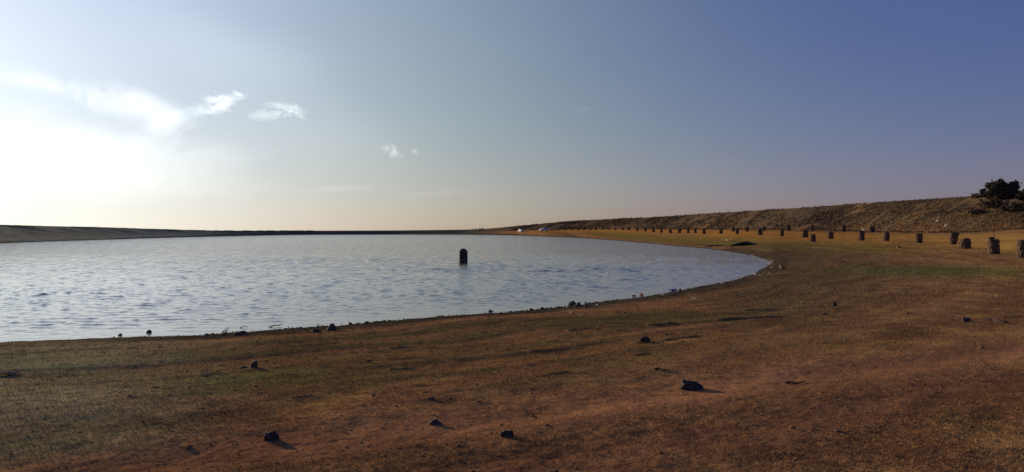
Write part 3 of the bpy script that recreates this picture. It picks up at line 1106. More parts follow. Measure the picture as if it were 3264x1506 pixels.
def build_guards():
    twig = sapling_mesh(3, .75, False)
    bush = sapling_mesh(4, .6, True)
    nf = nb = 0
    for i, (px, py, hp, wp, row, note) in enumerate(GUARDS):
        p = spot(px, py)
        sc = p.y / F
        me = STACKS[i % 4]
        if note == 'wide':
            me = WIDE_TOP
        if note in ('fat', 'low'):
            me = BULGE
        H, W = hp * sc, wp * sc
        root = empty("tree_guard", p - Vector((0, 0, .03)))
        root.rotation_euler = (rnd.uniform(-.04, .04), rnd.uniform(-.05, .05), rnd.uniform(0, 6.28))
        if note == 'wide':
            root.rotation_euler = (0, .10, 0)
        body = bpy.data.objects.new("stone_stack", me)
        COL.objects.link(body)
        body.parent = root
        body.scale = (W * 1.0, W * 1.0, H)
        if note in ('sap', 'sap2', 'thin', 'edge') or (i % 5 == 2 and i > 20):
            s_ = bpy.data.objects.new("sapling", bush if note in ('thin',) else twig)
            COL.objects.link(s_)
            s_.parent = root
            k = 1.15 if note in ('thin', 'sap', 'sap2') else .8
            s_.scale = (k, k, k * H / 1.1)
        if row == 'f':
            nf += 1
            lab = ("dark round stone tree guard, %s along the front row from the white cars" % ORD[nf - 1]) if nf <= 18 else \
                  ("dark round stone tree guard, %s along the front row from the right picture edge" % ORD[FRONT_N - nf])
        else:
            nb += 1
            lab = "dark stone tree guard, %s from the left in the back row below the dam" % ORD[nb - 1]
        tag(root, SPECIAL.get(note, lab), "tree guard", "stone tree guards across the dry field")


build_guards()


# ---------------------------------------------------------------- marker pillar in the lake
def build_pillar():
    px, py, hp, wp = 1476.5, 840, 47, 27
    D = D_of(py)
    x = (px - CX) / F * D
    W, H = wp / F * D, hp / F * D
    root = empty("marker_pillar", (x, D, 0))
    root.rotation_euler = (0, 0, R(10))
    w = W * .475
    bm = bmesh.new()
    # square shaft, chamfered shoulders, small flat top
    prof = [(-.5, 1.0), (.0, 1.0), (H * .42, 1.0), (H * .82, .99), (H * .85, .97), (H * .985, .48), (H, .44)]
    rings = []
    ch = .16
    for z, k in prof:
        a = w * k
        c = a * (1 - ch)
        ring = [(c, -a), (a, -c), (a, c), (c, a), (-c, a), (-a, c), (-a, -c), (-c, -a)]
        rings.append([bm.verts.new((p[0] + rnd.uniform(-.006, .006), p[1] + rnd.uniform(-.006, .006), z)) for p in ring])
    for r0, r1 in zip(rings[:-1], rings[1:]):
        for k in range(8):
            bm.faces.new((r0[k], r0[(k + 1) % 8], r1[(k + 1) % 8], r1[k]))
    bm.faces.new(rings[-1])
    from_bm("shaft", bm, M['pillar'], root)
    bm = bmesh.new()
    mark = [(-.02, .12), (.05, .15), (.085, .24), (.07, .36), (.05, .42), (.03, .33), (-.01, .22)]
    f0 = [bm.verts.new((mx * W * 1.3 + .01, -w - .006, mz * H)) for mx, mz in mark]
    f1 = [bm.verts.new((mx * W * 1.3 + .01, -w + .002, mz * H)) for mx, mz in mark]
    bm.faces.new(f0)
    for k in range(len(mark)):
        bm.faces.new((f0[k], f1[k], f1[(k + 1) % len(mark)], f0[(k + 1) % len(mark)]))
    from_bm("paint_mark", bm, M['chalk'], root)
    tag(root, "dark stone marker pillar with sloped shoulders standing alone in the lake", "pillar")


build_pillar()


# ---------------------------------------------------------------- vehicles
def build_car(name, px, py, wpx, rot, kind, label):
    p = spot(px, py)
    root = empty(name, p)
    root.rotation_euler = (0, 0, R(rot))
    if kind == 'suv':
        L, Wd, H = 4.3, 1.78, 1.68
        low = [(-2.12, .55), (-2.15, .95), (-2.02, 1.02), (-1.95, 1.60), (-1.6, 1.68), (.35, 1.66), (1.05, 1.08), (1.95, .98), (2.13, .80), (2.15, .42), (-2.1, .36)]
        win = [(-1.86, 1.08), (-1.82, 1.54), (.28, 1.54), (.88, 1.08)]
        xs = (-1.32, 1.30)
        wr = .36
    else:
        L, Wd, H = 3.6, 1.6, 1.50
        low = [(-1.75, .50), (-1.78, .85), (-1.66, .98), (-1.30, 1.44), (-.9, 1.50), (.25, 1.48), (.95, .98), (1.6, .86), (1.78, .68), (1.80, .38), (-1.75, .32)]
        win = [(-1.45, 1.0), (-1.15, 1.38), (.18, 1.38), (.78, 1.0)]
        xs = (-1.12, 1.12)
        wr = .30
    def half(x, z):
        t = max(0, (z - 1.0) / (H - 1.0))
        return Wd / 2 * (1 - .16 * t) - (.05 if z < .45 else 0)
    bm = bmesh.new()
    l = [bm.verts.new((x, half(x, z), z)) for x, z in low]
    r = [bm.verts.new((x, -half(x, z), z)) for x, z in low]
    bm.faces.new(l)
    bm.faces.new(r[::-1])
    for k in range(len(low)):
        k2 = (k + 1) % len(low)
        bm.faces.new((l[k], r[k], r[k2], l[k2]))
    bmesh.ops.recalc_face_normals(bm, faces=bm.faces)
    bmesh.ops.bevel(bm, geom=[e for e in bm.edges if e.calc_face_angle(0) > .25], offset=.05, segments=2, affect='EDGES')
    from_bm("body", bm, M['car'], root)

    def plate(nm, pts, m_, off, parent=root):
        """a thin solid panel, thickened along off"""
        b2 = bmesh.new()
        a = [b2.verts.new(Vector(q)) for q in pts]
        c = [b2.verts.new(Vector(q) + Vector(off)) for q in pts]
        b2.faces.new(a)
        b2.faces.new(c[::-1])
        for k in range(len(pts)):
            b2.faces.new((a[k], c[k], c[(k + 1) % len(pts)], a[(k + 1) % len(pts)]))
        bmesh.ops.recalc_face_normals(b2, faces=b2.faces)
        return from_bm(nm, b2, m_, parent)
    for sgn in (1, -1):
        q = [(x, sgn * (half(x, z) + .004), z) for x, z in win]
        mid = (win[0][0] + win[3][0]) / 2
        mt = (win[1][0] + win[2][0]) / 2
        zb, zt = win[0][1], win[1][1]
        plate("side_window", [q[0], q[1], (mt - .04, sgn * (half(0, zt) + .004), zt), (mid - .04, sgn * (half(0, zb) + .004), zb)], M['glass'], (0, sgn * .012, 0))
        plate("side_window", [(mid + .04, sgn * (half(0, zb) + .004), zb), (mt + .04, sgn * (half(0, zt) + .004), zt), q[2], q[3]], M['glass'], (0, sgn * .012, 0))
    i = 5
    (xa, za), (xb, zb) = low[i], low[i + 1]
    ww = lambda t: (xa + (xb - xa) * t, za + (zb - za) * t)
    (x0, z0), (x1, z1) = ww(.12), ww(.92)
    nrm = Vector((zb - za, 0, -(xb - xa))).normalized() * -1
    if nrm.x < 0:
        nrm = -nrm
    plate("windscreen", [(x0, .62, z0), (x0, -.62, z0), (x1, -.72, z1), (x1, .72, z1)], M['glass'], nrm * .014)
    (xa, za), (xb, zb) = low[2], low[3]
    plate("rear_window", [(xa + .02, .62, za + .10), (xa + .02, -.62, za + .10), (xb, -.56, zb - .08), (xb, .56, zb - .08)], M['glass'], (-.03, 0, 0))
    xf, xr = low[8][0], low[1][0]
    for sgn in (1, -1):
        plate("headlight", [(xf - .03, sgn * .50, .68), (xf - .03, sgn * .74, .68), (xf - .06, sgn * .74, .82), (xf - .06, sgn * .50, .80)], M['lamp'], (.05, 0, 0))
        plate("tail_light", [(xr + .03, sgn * .60, .72), (xr + .03, sgn * .76, .72), (xr + .05, sgn * .76, .98), (xr + .05, sgn * .62, .98)], M['tail'], (-.05, 0, 0))
    plate("bumper", [(low[9][0] - .02, -.7, .36), (low[9][0] - .02, .7, .36), (low[9][0] - .02, .7, .52), (low[9][0] - .02, -.7, .52)], M['trim'], (.06, 0, 0))
    for x in xs:
        for sgn in (1, -1):
            wroot = empty("wheel", (x, sgn * (Wd / 2 - .10), wr))
            wroot.parent = root
            b2 = bmesh.new()
            bmesh.ops.create_cone(b2, cap_ends=True, segments=20, radius1=wr, radius2=wr, depth=.22, matrix=Matrix.Rotation(R(90), 4, 'X'))
            bmesh.ops.bevel(b2, geom=[e for e in b2.edges if e.calc_face_angle(0) > 1], offset=.03, segments=2, affect='EDGES')
            from_bm("tyre", b2, M['tyre'], wroot)
            b2 = bmesh.new()
            bmesh.ops.create_cone(b2, cap_ends=True, segments=16, radius1=wr * .62, radius2=wr * .5, depth=.03,
                                  matrix=Matrix.Translation((0, sgn * .115, 0)) @ Matrix.Rotation(R(-90 * sgn), 4, 'X'))
            from_bm("rim", b2, M['rim'], wroot)
    tag(root, label, "car", "cars parked on the far bank")
    return root


build_car("parked_car", 1734, 738.0, 25, -150, 'suv', "white off road car parked at the start of the tree guard row")
build_car("parked_car", 1659.5, 741.0, 14, 118, 'hatch', "small white car parked alone on the far bank, left of the walking person")


# ---------------------------------------------------------------- people (tiny, on the far bank)
def skin_body(name, pts, edges, rad, material, parent, sub=1):
    me = bpy.data.meshes.new(name)
    me.from_pydata([Vector(p) for p in pts], edges, [])
    ob = bpy.data.objects.new(name, me)
    COL.objects.link(ob)
    md = ob.modifiers.new("skin", 'SKIN')
    for v, r in zip(me.skin_vertices[0].data, rad):
        v.radius = r if isinstance(r, tuple) else (r, r)
    me.skin_vertices[0].data[0].use_root = True
    sb = ob.modifiers.new("sub", 'SUBSURF')
    sb.levels = sb.render_levels = sub
    dg = bpy.context.evaluated_depsgraph_get()
    m2 = bpy.data.meshes.new_from_object(ob.evaluated_get(dg))
    bpy.data.objects.remove(ob)
    m2.name = name
    m2.materials.clear()
    m2.materials.append(material)
    m2.polygons.foreach_set('use_smooth', np.ones(len(m2.polygons), bool))
    o2 = bpy.data.objects.new(name, m2)
    COL.objects.link(o2)
    o2.parent = parent
    return o2


def build_person(px, py, hp, face, shirt, trousers, label, stride=.12, arm=.1, stoop=0.0, group=None):
    p = spot(px, py)
    H = hp * p.y / F
    root = empty("person", p)
    root.rotation_euler = (0, 0, R(face))
    s = H / 1.72
    root.scale = (s, s, s)
    st = stoop
    P = [(0, 0, .95), (0, -.02 - st * .3, 1.15), (0, -st * .6, 1.40), (0, -st * .8, 1.50), (0, -.02 - st, 1.62), (0, -.01 - st, 1.71),     # pelvis chest neck head
         (.10, 0, .90), (.11, -stride, .50), (.11, -stride * .6, .09), (.11, -stride * .6 - .15, .03),
         (-.10, 0, .90), (-.11, stride * .6, .50), (-.11, stride * 1.3, .09), (-.11, stride * 1.3 - .15, .03),
         (.19, -st * .6, 1.38), (.25, arm - st * .5, 1.12), (.24, -arm * .6 - st * .5, .88), (.24, -arm - st * .5, .78),
         (-.19, -st * .6, 1.38), (-.25, -arm - st * .5, 1.12), (-.24, -arm * 1.6 - st * .5, .88), (-.24, -arm * 1.9 - st * .5, .78)]
    E_ = [(0, 1), (1, 2), (2, 3), (3, 4), (4, 5), (0, 6), (6, 7), (7, 8), (8, 9), (0, 10), (10, 11), (11, 12), (12, 13),
          (2, 14), (14, 15), (15, 16), (16, 17), (2, 18), (18, 19), (19, 20), (20, 21)]
    r_ = [(.15, .10), (.14, .10), (.15, .10), .055, (.078, .095), (.055, .06), .085, .06, .042, .035, .085, .06, .042, .035,
          .055, .042, .033, .035, .055, .042, .033, .035]
    skin_body("body", P, E_, r_, M['skin'], root)
    shirt_p = [P[0], P[1], P[2], P[14], P[15], P[18], P[19]]
    skin_body("shirt", shirt_p, [(0, 1), (1, 2), (2, 3), (3, 4), (2, 5), (5, 6)], [(.185, .14), (.175, .135), (.175, .13), .085, .065, .085, .065], shirt, root)
    skin_body("trousers", [P[0], P[6], P[7], P[8], P[10], P[11], P[12]], [(0, 1), (1, 2), (2, 3), (0, 4), (4, 5), (5, 6)],
              [(.175, .135), .115, .085, .068, .115, .085, .068], trousers, root)
    skin_body("hair", [(0, .025 - st, 1.62), (0, .01 - st, 1.70), (0, -.03 - st, 1.735)], [(0, 1), (1, 2)], [(.085, .08), (.088, .09), (.05, .055)], M['hair'], root)
    tag(root, label, "person", group)


DK, NAVY, GREY = cloth("dark_cloth", (.02, .02, .022)), cloth("navy_cloth", (.02, .025, .05)), cloth("grey_cloth", (.16, .16, .18))
WH, PINK, BRN = cloth("white_cloth", (.7, .7, .7)), cloth("pink_cloth", (.40, .17, .15)), cloth("brown_cloth", (.06, .04, .03))
GP = "people standing along the top of the far bank"
for i, (px, py, hp, sh, tr, lab) in enumerate((
        (1507.5, 736.5, 10.4, DK, DK, "leftmost dark figure standing at the end of the far bank"),
        (1516, 737, 10.2, GREY, DK, "person in a grey top, second from the left on the far bank"),
        (1524.5, 736.6, 10.4, DK, NAVY, "dark figure in the middle of the far bank group, third from the left"),
        (1529.7, 736.6, 10.4, NAVY, DK, "person in navy, fourth from the left in the far bank group"),
        (1534, 736.2, 9.8, BRN, DK, "person in brown, second from the right in the far bank group"),
        (1538.5, 736.2, 11, DK, BRN, "tallest dark figure at the right end of the far bank group"))):
    build_person(px, py, hp, rnd.uniform(-180, 180), sh, tr, lab, .06, .05, 0, GP)
build_person(1529, 749.5, 6.0, 20, DK, DK, "dark person bending down at the far waterline, left one of the pair", .10, .2, .22, "pair at the far waterline")
build_person(1533, 750.0, 6.2, -30, GREY, DK, "person in a grey top at the far waterline, right one of the pair", .10, .2, .18, "pair at the far waterline")
build_person(1704, 738.0, 10.6, 80, GREY, DK, "person in a grey top walking alone between the two white cars", .16, .14)
build_person(1757.3, 736.6, 10.5, -60, PINK, PINK, "person in pink clothes standing just right of the white off road car", .03, .05)
build_person(1767.6, 736.8, 10.8, 30, WH, DK, "person in a white shirt standing right of the one in pink", .05, .06)


# ---------------------------------------------------------------- shrubs on the dam
def build_shrub(name, px, base, crest_px, width_px, leaf_m, label, seed, n, limbs, squash=1.0):
    p = spot(px, base) if not isinstance(base, tuple) else Vector(base)
    sc = p.y / F
    Hh = crest_px * sc
    Wd = width_px * sc / 2
    g = random.Random(seed)
    root = empty(name, p - Vector((0, 0, .1)))
    bm = bmesh.new()
    tips = []
    for k in range(limbs):
        a = 6.283 * k / limbs + g.uniform(-.3, .3)
        sp = g.uniform(.35, .8)
        pts = [(0.05 * math.cos(a), .05 * math.sin(a), 0)]
        q = Vector(pts[0])
        for i in range(4):
            q = q + Vector((math.cos(a) * Wd * sp * .25 * (1 + .2 * i), math.sin(a) * Wd * sp * .25, Hh * .20 * g.uniform(.7, 1.15)))
            q += Vector((g.uniform(-.1, .1), g.uniform(-.1, .1), 0)) * Wd * .3
            pts.append(tuple(q))
        tube(bm, pts, [.09 * Hh / 3, .07 * Hh / 3, .05 * Hh / 3, .035 * Hh / 3, .015 * Hh / 3], 6)
        tips += pts[2:]
    from_bm("trunk", bm, M['bark'], root)
    bm = bmesh.new()
    clumps = []
    for k in range(44):
        a, rr = g.uniform(0, 6.283), g.random() ** .5
        top = (1 - .8 * rr ** 2) ** .5
        z = Hh * g.uniform(.12, top) * .93
        clumps.append((Vector((math.cos(a) * Wd * rr * .88, math.sin(a) * Wd * rr * .88, z)), Hh * g.uniform(.10, .20)))
    for t_ in tips:
        clumps.append((Vector(t_), Hh * .13))
    for i in range(n):
        c, rad = clumps[g.randrange(len(clumps))]
        d = Vector((g.gauss(0, 1), g.gauss(0, 1), g.gauss(0, .8)))
        d = d.normalized() * rad * g.random() ** .4
        if g.random() < .06:
            d *= 1.7
        leaf_quad(bm, c + d, leaf_m * g.uniform(.6, 1.4), g)
    from_bm("crown", bm, leaf_m_of[name], root)
    tag(root, label, "tree" if 'tree' in name else "shrub", None if 'tree' in name else "scrub bushes on the right of the dam")


leaf_m_of = {"thorn_tree": M['thorn'], "scrub_bush": M['dryleaf'], "crest_bush": M['thorn']}
build_shrub("thorn_tree", 3190, 634, 62, 112, .17, "dark rounded thorn tree on top of the dam at the right", 5, 15000, 7)
build_shrub("crest_bush", 3274, 640, 40, 64, .16, "dark bush on the dam cut off by the right edge of the picture", 6, 5000, 5)
build_shrub("scrub_bush", 3118, 630, 17, 44, .12, "low scrub bush on the dam crest at the left foot of the thorn tree", 7, 1300, 4)
build_shrub("scrub_bush", 3165, 664, 34, 80, .14, "brown scrub bush on the slope right below the thorn tree", 8, 2200, 5)
build_shrub("scrub_bush", 3228, 676, 36, 74, .14, "dry brown bush on the slope below the right edge bush", 9, 2200, 5)
build_shrub("scrub_bush", 3118, 682, 20, 62, .12, "low brown bush on the slope left below the thorn tree", 10, 1500, 4)


# ---------------------------------------------------------------- rocks, clods, sticks and litter
def blob_mesh(name, seed, dims, rough=.25, sub=3, flat_bottom=True, facet=False):
    v, f = ico(sub)
    g = np.random.default_rng(seed)
    o = g.uniform(0, 50, 3)
    n1 = vnoise(v[:, 0] * 1.3 + o[0], v[:, 1] * 1.3 + v[:, 2] * 1.7 + o[1], seed % 7)
    n2 = vnoise(v[:, 0] * 3.1 + v[:, 2] * 2 + o[1], v[:, 1] * 3.3 + o[2], seed % 5)
    n3 = vnoise(v[:, 0] * 7.1 - v[:, 2] * 5 + o[2], v[:, 1] * 7.3 + o[0], seed % 3)
    k = 1 + rough * (n1 + .55 * n2 + .3 * n3)
    w = v * k[:, None]
    if facet:                                            # knock planes off it
        for _ in range(9):
            d = g.normal(size=3)
            d /= np.linalg.norm(d)
            s = w @ d
            lim = g.uniform(.62, .85)
            w = w - np.clip(s - lim, 0, None)[:, None] * d[None, :] * .9
    w[:, 2] = np.where(w[:, 2] < -.35, -.35 + (w[:, 2] + .35) * .2, w[:, 2])
    w = (w - w.min(0)) / (w.max(0) - w.min(0)) - np.array([.5, .5, 0])
    return w * np.array(dims), f


def put_blob(name, px, py, wpx, hpx, m_, label, cat, seed, rough=.3, depth=.8, facet=False, group=None, on_water=False, sub=3, tip_x=None, smooth=False):
    if on_water:
        D = D_of(py)
        p = Vector(((px - CX) / F * D, D, 0))
    else:
        p = spot(px, py)
    sc = p.y / F
    W, Hh = wpx * sc, hpx * sc
    sink = (.35 if on_water else .38) * Hh
    dims = (W, W * depth, Hh + sink)
    V, f = blob_mesh(name, seed, dims, rough, sub, facet=facet)
    if tip_x is not None:                                # lean the top over to one side
        t = V[:, 2] / dims[2]
        V[:, 0] = V[:, 0] * (1 - .3 * t) + tip_x * W * t * .5
    o = new_mesh(name, V, f, m_, smooth)
    o.location = p + Vector((0, W * depth * .3, -sink))
    tag(o, label, cat, group)
    return o


def put_stick(name, pix, thick, m_, label, cat="stick", lift=.6, group=None, water=False):
    pts = []
    for i, (px, py) in enumerate(pix):
        if water:
            D = D_of(py)
            pts.append(Vector(((px - CX) / F * D, D, -.005 + .02 * (i % 2) + .012 * i)))
        else:
            p = spot(px, py)
            pts.append(p + Vector((0, 0, thick * (lift + .5 * (i % 2)))))
    base = pts[0].copy()
    bm = bmesh.new()
    n = len(pts)
    tube(bm, [p - base for p in pts], [thick * (1 - .6 * i / max(1, n - 1)) * (1 + .15 * (-1) ** i) for i in range(n)], 6)
    o = from_bm(name, bm, m_, None)
    o.location = base
    tag(o, label, cat, group)


def put_sheet(name, px, py, wpx, hpx, m_, label, cat, seed, group=None, curl=.35, thick=.004):
    """crumpled scrap of plastic or paper with real thickness"""
    p = spot(px, py)
    sc = p.y / F
    if p.y > 15 and wpx < 12:                            # a balled up scrap
        return put_blob(name, px, py, wpx * 1.1, hpx * 1.25, m_, label, cat, seed, .55, .8, False, group, False, 2)
    W, Hh = wpx * sc * 1.15, hpx * sc * 1.25
    g = np.random.default_rng(seed)
    n = 11
    uu, vv = np.meshgrid(np.linspace(-.5, .5, n), np.linspace(-.5, .5, n))
    o = g.uniform(0, 40, 2)
    z = (fbm(uu * 3.2 + o[0], vv * 3.2 + o[1], 3, seed % 6, .6) * .5 + .5)
    z = (z - z.min()) / (z.max() - z.min())
    ang = np.arctan2(vv, uu)
    rad = 1 - .28 * (vnoise(np.cos(ang) * 1.5 + o[1], np.sin(ang) * 1.5 + o[0], 2) * .5 + .5)
    X, Y, Z = uu * W * rad, vv * W * .8 * rad, z * Hh + .002
    V = np.stack([X, Y, Z], -1).reshape(-1, 3)
    V2 = V - np.array([0, 0, thick])
    idx = np.arange(n * n).reshape(n, n)
    q = np.stack([idx[:-1, :-1], idx[:-1, 1:], idx[1:, 1:], idx[1:, :-1]], -1).reshape(-1, 4)
    q2 = q[:, ::-1] + n * n
    b = np.concatenate([idx[0], idx[1:, -1], idx[-1, -2::-1], idx[-2:0:-1, 0]])
    b2 = np.roll(b, -1)
    side = np.stack([b2, b, b + n * n, b2 + n * n], -1)
    ob = new_mesh(name, np.vstack([V, V2]), np.vstack([q, q2, side]), m_, True)
    ob.location = p
    ob.rotation_euler = (0, 0, g.uniform(0, 6.28))
    tag(ob, label, cat, group)


# foreground clods and stones
put_blob("rock", 804, 1175, 31, 23, M['rock'], "pointed brown rock on the turf near the water, left of centre", "rock", 3, .22, .9, True, tip_x=.15)
put_blob("stone_slab", 774, 1174, 26, 7, M['rock'], "flat slab lying against the left side of the pointed rock", "rock", 4, .15, .9, True)
put_blob("dark_clod", 862, 1397, 48, 30, M['dung'], "black lumpy clod in the grass at the lower left", "clod", 5, .42, .8)
put_blob("dark_clod", 1615, 1394, 46, 21, M['dung'], "smooth black clod on bare earth at the bottom centre", "clod", 6, .22, .7)
put_blob("dark_clod", 2218, 1238, 88, 31, M['dung'], "largest black clod, long and low, wedge tapering to the right", "clod", 17, .28, .5, tip_x=-.55)
put_blob("dark_clod", 2057, 1089, 36, 17, M['dung'], "dark clod on the olive turf above the long black clod", "clod", 8, .4, .7)
put_blob("dark_clod", 2662, 976, 16, 14, M['dung'], "small dark clod with a tail of shadow on the right beach", "clod", 9, .3, .8)
put_blob("dark_clod", 3084, 1026, 26, 17, M['rock'], "brown clod at the far right beside a stick", "clod", 10, .35, .8)
put_blob("dark_clod", 1765, 1508, 44, 12, M['blackrock'], "dark stone at the very bottom edge of the picture", "rock", 12, .3, .8)
put_blob("dark_clod", 1372, 1278, 26, 9, M['rock'], "low brown clod on the reddish ground in the middle", "clod", 13, .4, .8)
put_blob("dark_clod", 2868, 790, 22, 6, M['redrock'], "reddish clod on the golden field below the guards", "clod", 14, .35, .8)
put_blob("dark_clod", 1388, 1345, 44, 17, M['rock'], "grey earthy hump beside the worn track in the middle", "clod", 15, .4, .8)

# shore line stones
GS = "stones at the near water's edge"
put_blob("shore_rock", 1052, 1055, 38, 22, M['blackrock'], "blocky black rock at the water's edge, left of centre", "rock", 21, .3, .8, True, GS)
put_blob("shore_rock", 1004, 1061, 34, 12, M['blackrock'], "low black rock just left of the blocky one on the shore", "rock", 22, .35, .8, True, GS)
put_blob("shore_rock", 762, 1068, 46, 13, M['blackrock'], "flat dark mud lump beside the twigs in the shallows", "rock", 23, .35, .7, False, GS)
put_blob("shore_rock", 1825, 974, 30, 15, M['blackrock'], "long dark rock, biggest of the cluster at the shore", "rock", 24, .3, .8, True, GS)
put_blob("shore_rock", 1845, 976, 15, 12, M['blackrock'], "smaller rounded black rock right of the long dark one", "rock", 25, .2, .9, True, GS)
put_blob("shore_rock", 1869, 981, 12, 13, M['redrock'], "reddish rock at the right end of the shore cluster", "rock", 26, .3, .9, True, GS)
put_blob("shore_rock", 1867, 966, 8, 6, M['paler'], "small pale stone in the shallows behind the reddish rock", "rock", 27, .25, .9, True, GS)
put_blob("shore_rock", 1835, 975, 7, 9, M['paler'], "pale little stone wedged between the two dark shore rocks", "rock", 28, .25, .9, True, GS)
put_blob("shore_rock", 1565, 995, 18, 8, M['blackrock'], "black stone at the water's edge in front of the pillar", "rock", 29, .3, .8, True, GS)
put_blob("water_stone", 473, 1062, 17, 10, M['blackrock'], "round dark stone poking out of the shallows at the left", "rock", 30, .12, .9, False, GS, True)
put_blob("water_stone", 381, 1070, 13, 6, M['blackrock'], "tiny dark stone in the shallows, left of the round one", "rock", 31, .35, .9, False, GS, True)
put_blob("shore_rock", 2498, 857.5, 11, 8, M['dung'], "dark lump behind the white scraps at the end of the bay", "clod", 32, .3, .8)
put_blob("shore_rock", 2021, 945, 12, 4, M['blackrock'], "flat black stone in the water left of the beige carton", "rock", 34, .3, .8, False, GS, True)
put_blob("shore_rock", 2168, 926, 8, 6, M['blackrock'], "small black stone just right of the blue bag", "rock", 35, .3, .9, False, GS)

put_blob("dark_heap", 2368, 784, 92, 13.5, mat("wet_black_sheet", (.020, .024, .022), .7, .4, 3, .5), "long low dark greenish heap lying on the far beach of the bay", "heap", 41, .5, .35, tip_x=.35, sub=4)
put_blob("dark_heap", 2290, 785, 95, 4, M['dung'], "thin dark ridge of muck running left from the greenish heap", "heap", 42, .35, .3)
# sticks
put_stick("driftwood", [(2088, 1186), (2102, 1183), (2116, 1187), (2135, 1187), (2152, 1192)], .016, M['stick'], "dark forked driftwood left of the long black clod")
put_stick("driftwood", [(2502, 1219), (2520, 1217), (2540, 1220), (2562, 1217), (2588, 1222)], .014, M['stick'], "dark brown stick lying level on the right side of the track")
put_stick("driftwood", [(3150, 1020), (3165, 1022), (3185, 1028), (3202, 1033)], .03, M['stick'], "dark stick at the far right edge of the beach")
put_stick("driftwood", [(2890, 1001), (2905, 1001), (2925, 1004)], .02, M['stick'], "short dark stick right of the small dark clod")
put_stick("straw_stem", [(614, 1274), (626, 1281), (645, 1286)], .006, M['straw'], "pale straw lying on the dark turf at the lower left")
put_stick("straw_stem", [(942, 1332), (965, 1336), (990, 1339)], .005, M['straw'], "long pale straw right above the lumpy black clod")
put_stick("driftwood", [(716, 1064), (722, 1055), (731, 1044)], .012, M['stick'], "twig sticking up from the shallows, left of the mud lump", water=True)
put_stick("driftwood", [(708, 1061), (716, 1056), (722, 1049)], .012, M['stick'], "short leaning twig in the shallows, leftmost of the twigs", water=True)
put_stick("driftwood", [(766, 1046), (778, 1044), (790, 1046)], .014, M['stick'], "floating twig above the flat mud lump", water=True)
put_stick("driftwood", [(858, 1044), (872, 1042), (888, 1041), (902, 1038)], .014, M['stick'], "long thin twig floating at the shore left of the blocky rock", water=True)


def put_stake(px, py, hpx, lean, label):
    p = spot(px, py)
    H = hpx * p.y / F
    bm = bmesh.new()
    tube(bm, [(0, 0, -.15), (lean * .3, 0, H * .4), (lean * .6, 0, H * .75), (lean, 0, H)], [.021, .019, .016, .012], 7)
    o = from_bm("wooden_stake", bm, M['pale'], None)
    o.location = p
    tag(o, label, "stake", "thin stakes in the field")


put_stake(2750, 817, 42, .04, "thin pale stake standing at the edge of the bay beach")
put_stake(2914, 877, 36, -.05, "thin pale stake standing on the green patch")
put_stake(2241, 684, 8, 0.0, "short dark post on the skyline of the dam")

# litter
GL = "scraps of litter at the end of the bay"
for i, (px, py, w, h_, mk, lab) in enumerate((
        (2455, 838, 8, 5, 'white', "brightest white plastic scrap at the tip of the bay"),
        (2463, 835, 5, 3, 'white', "small white scrap just right of the brightest one at the bay tip"),
        (2437, 829, 7, 3, 'white', "folded white scrap on the far shore left of the bay tip"),
        (2399, 816, 5, 5, 'beige', "beige scrap on the far shore of the bay"),
        (2487, 850, 6, 4, 'white', "upper of two white scraps beside the dark lump"),
        (2487, 856, 5, 3, 'white', "lower of two white scraps beside the dark lump"),
        (2459, 854, 5, 3, 'white', "little white scrap at the near side of the bay tip"),
        (2408, 876, 9, 4, 'white', "white scrap at the left of the litter on the near bay shore"),
        (2424, 879, 8, 4, 'cream', "cream scrap below the row of litter on the near bay shore"),
        (2435, 871, 9, 3, 'beige', "long dull scrap at the water in the middle of the near bay litter"),
        (2453, 875, 8, 5, 'cream', "yellowish scrap at the right of the litter on the near bay shore"),
        (2462, 876, 4, 3, 'cream', "tiny yellowish scrap right of the larger yellowish one"))):
    put_sheet("plastic_scrap", px, py, w, h_, M[mk], lab, "litter", 300 + i, GL)
GL = "scraps of litter along the near shore"
for i, (px, py, w, h_, mk, lab) in enumerate((
        (2208, 953, 6, 4, 'white', "left piece of the torn white paper on the beach"),
        (2218, 954, 10, 5, 'cream', "right piece of the torn white paper on the beach"),
        (2302, 905, 14, 5, 'white', "white bag washed up between the blue bag and the bay tip"),
        (2113, 943, 6, 4, 'cream', "pale scrap on the beach left of the blue bag"),
        (2094, 955, 6, 3, 'beige', "dull scrap on the beach below the beige carton"),
        (2023, 949, 7, 3, 'beige', "buff scrap at the water left of the beige carton"),
        (1806, 981, 5, 4, 'white', "tiny white scrap left of the long dark shore rock"),
        (1903, 973, 7, 4, 'white', "small white scrap right of the shore rock cluster"),
        (1819, 998, 9, 4, 'cream', "pale scrap on the beach below the shore rock cluster"),
        (1851, 1006, 9, 4, 'cream', "lowest pale scrap below the shore rock cluster"),
        (1507, 1003, 6, 4, 'white', "white scrap at the water's edge left of the black stone"),
        (1572, 999, 5, 3, 'white', "white speck right under the black stone at the shore"))):
    put_sheet("plastic_scrap", px, py, w, h_, M[mk], lab, "litter", 330 + i, GL)
GL = "scraps of litter on the open ground"
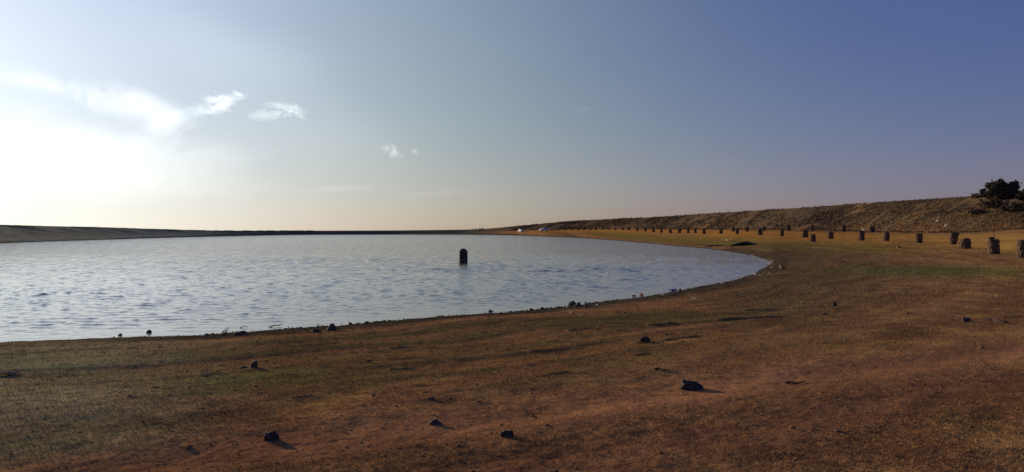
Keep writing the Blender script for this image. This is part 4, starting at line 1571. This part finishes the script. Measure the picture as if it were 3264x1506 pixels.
for i, (px, py, w, h_, mk, lab) in enumerate((
        (657, 1198, 30, 7, 'straw', "pale curved strip on the dark turf below the pointed rock"),
        (1036, 1170, 16, 4, 'paler', "small whitish sliver on the turf right of the pointed rock"),
        (1174, 1158, 22, 11, 'paler', "crumpled whitish paper on the turf left of centre"),
        (1192, 1266, 14, 10, 'paler', "pale scrap on the turf below the crumpled paper"),
        (30, 1192, 46, 8, 'paler', "faded flat bag at the left edge of the picture"),
        (2692, 1086, 8, 7, 'cream', "small cream scrap on the dry grass at the right"),
        (2628, 1003, 18, 6, 'paler', "pale scrap just below the small dark clod"),
        (2668, 1373, 20, 6, 'straw', "buff scrap between the wheel tracks at the lower right"),
        (2990, 705, 7, 5, 'white', "upper white scrap on the right slope of the dam"),
        (3016, 722, 7, 6, 'white', "lower white scrap on the right slope of the dam"),
        (2753, 734, 8, 4, 'white', "white scrap behind the front row guards at the dam foot"),
        (2316, 768, 4, 4, 'cream', "leftmost pale scrap of three on the field beyond the greenish heap"),
        (2320, 768.5, 5, 4, 'cream', "middle pale scrap of three on the field beyond the greenish heap"),
        (2334, 763, 5, 4, 'cream', "rightmost pale scrap of three on the field beyond the greenish heap"),
        (2268, 781, 8, 3, 'beige', "dull scrap left of the greenish heap near the far water"),
        (2277, 786, 6, 4, 'cream', "pale scrap left of the greenish heap at the mud's edge"))):
    put_sheet("plastic_scrap", px, py, w, h_, M[mk], lab, "litter", 360 + i, GL)

put_sheet("plastic_bag", 2146, 931, 20, 10, M['blue'], "crumpled blue plastic bag at the water's edge", "bag", 401, None)


def build_carton():
    p = spot(2045, 943.5)
    sc = p.y / F
    W, H = 9 * sc, 7 * sc
    root = empty("carton", p)
    root.rotation_euler = (R(4), R(-6), R(25))
    bm = bmesh.new()
    bmesh.ops.create_cube(bm, size=1.0)
    for v in bm.verts:
        v.co = Vector((v.co.x * W, v.co.y * W * .8, (v.co.z + .5) * H))
    top = max(bm.faces, key=lambda f_: f_.calc_center_median().z)
    bmesh.ops.delete(bm, geom=[top], context='FACES_ONLY')
    bmesh.ops.solidify(bm, geom=bm.faces[:], thickness=.006)
    for v in bm.verts:
        v.co += Vector((rnd.uniform(-.01, .01), rnd.uniform(-.01, .01), rnd.uniform(-.008, .008)))
    from_bm("box", bm, M['beige'], root)
    for sgn in (1, -1):
        bm = bmesh.new()
        bmesh.ops.create_cube(bm, size=1.0)
        for v in bm.verts:
            v.co = Vector((v.co.x * W * .95, v.co.y * .006, (v.co.z + .5) * W * .4))
        o = from_bm("flap", bm, M['beige'], root)
        o.location = (0, sgn * W * .41, H)
        o.rotation_euler = (R(-60 * sgn), 0, 0)
    tag(root, "small open beige carton at the water's edge", "box")


build_carton()
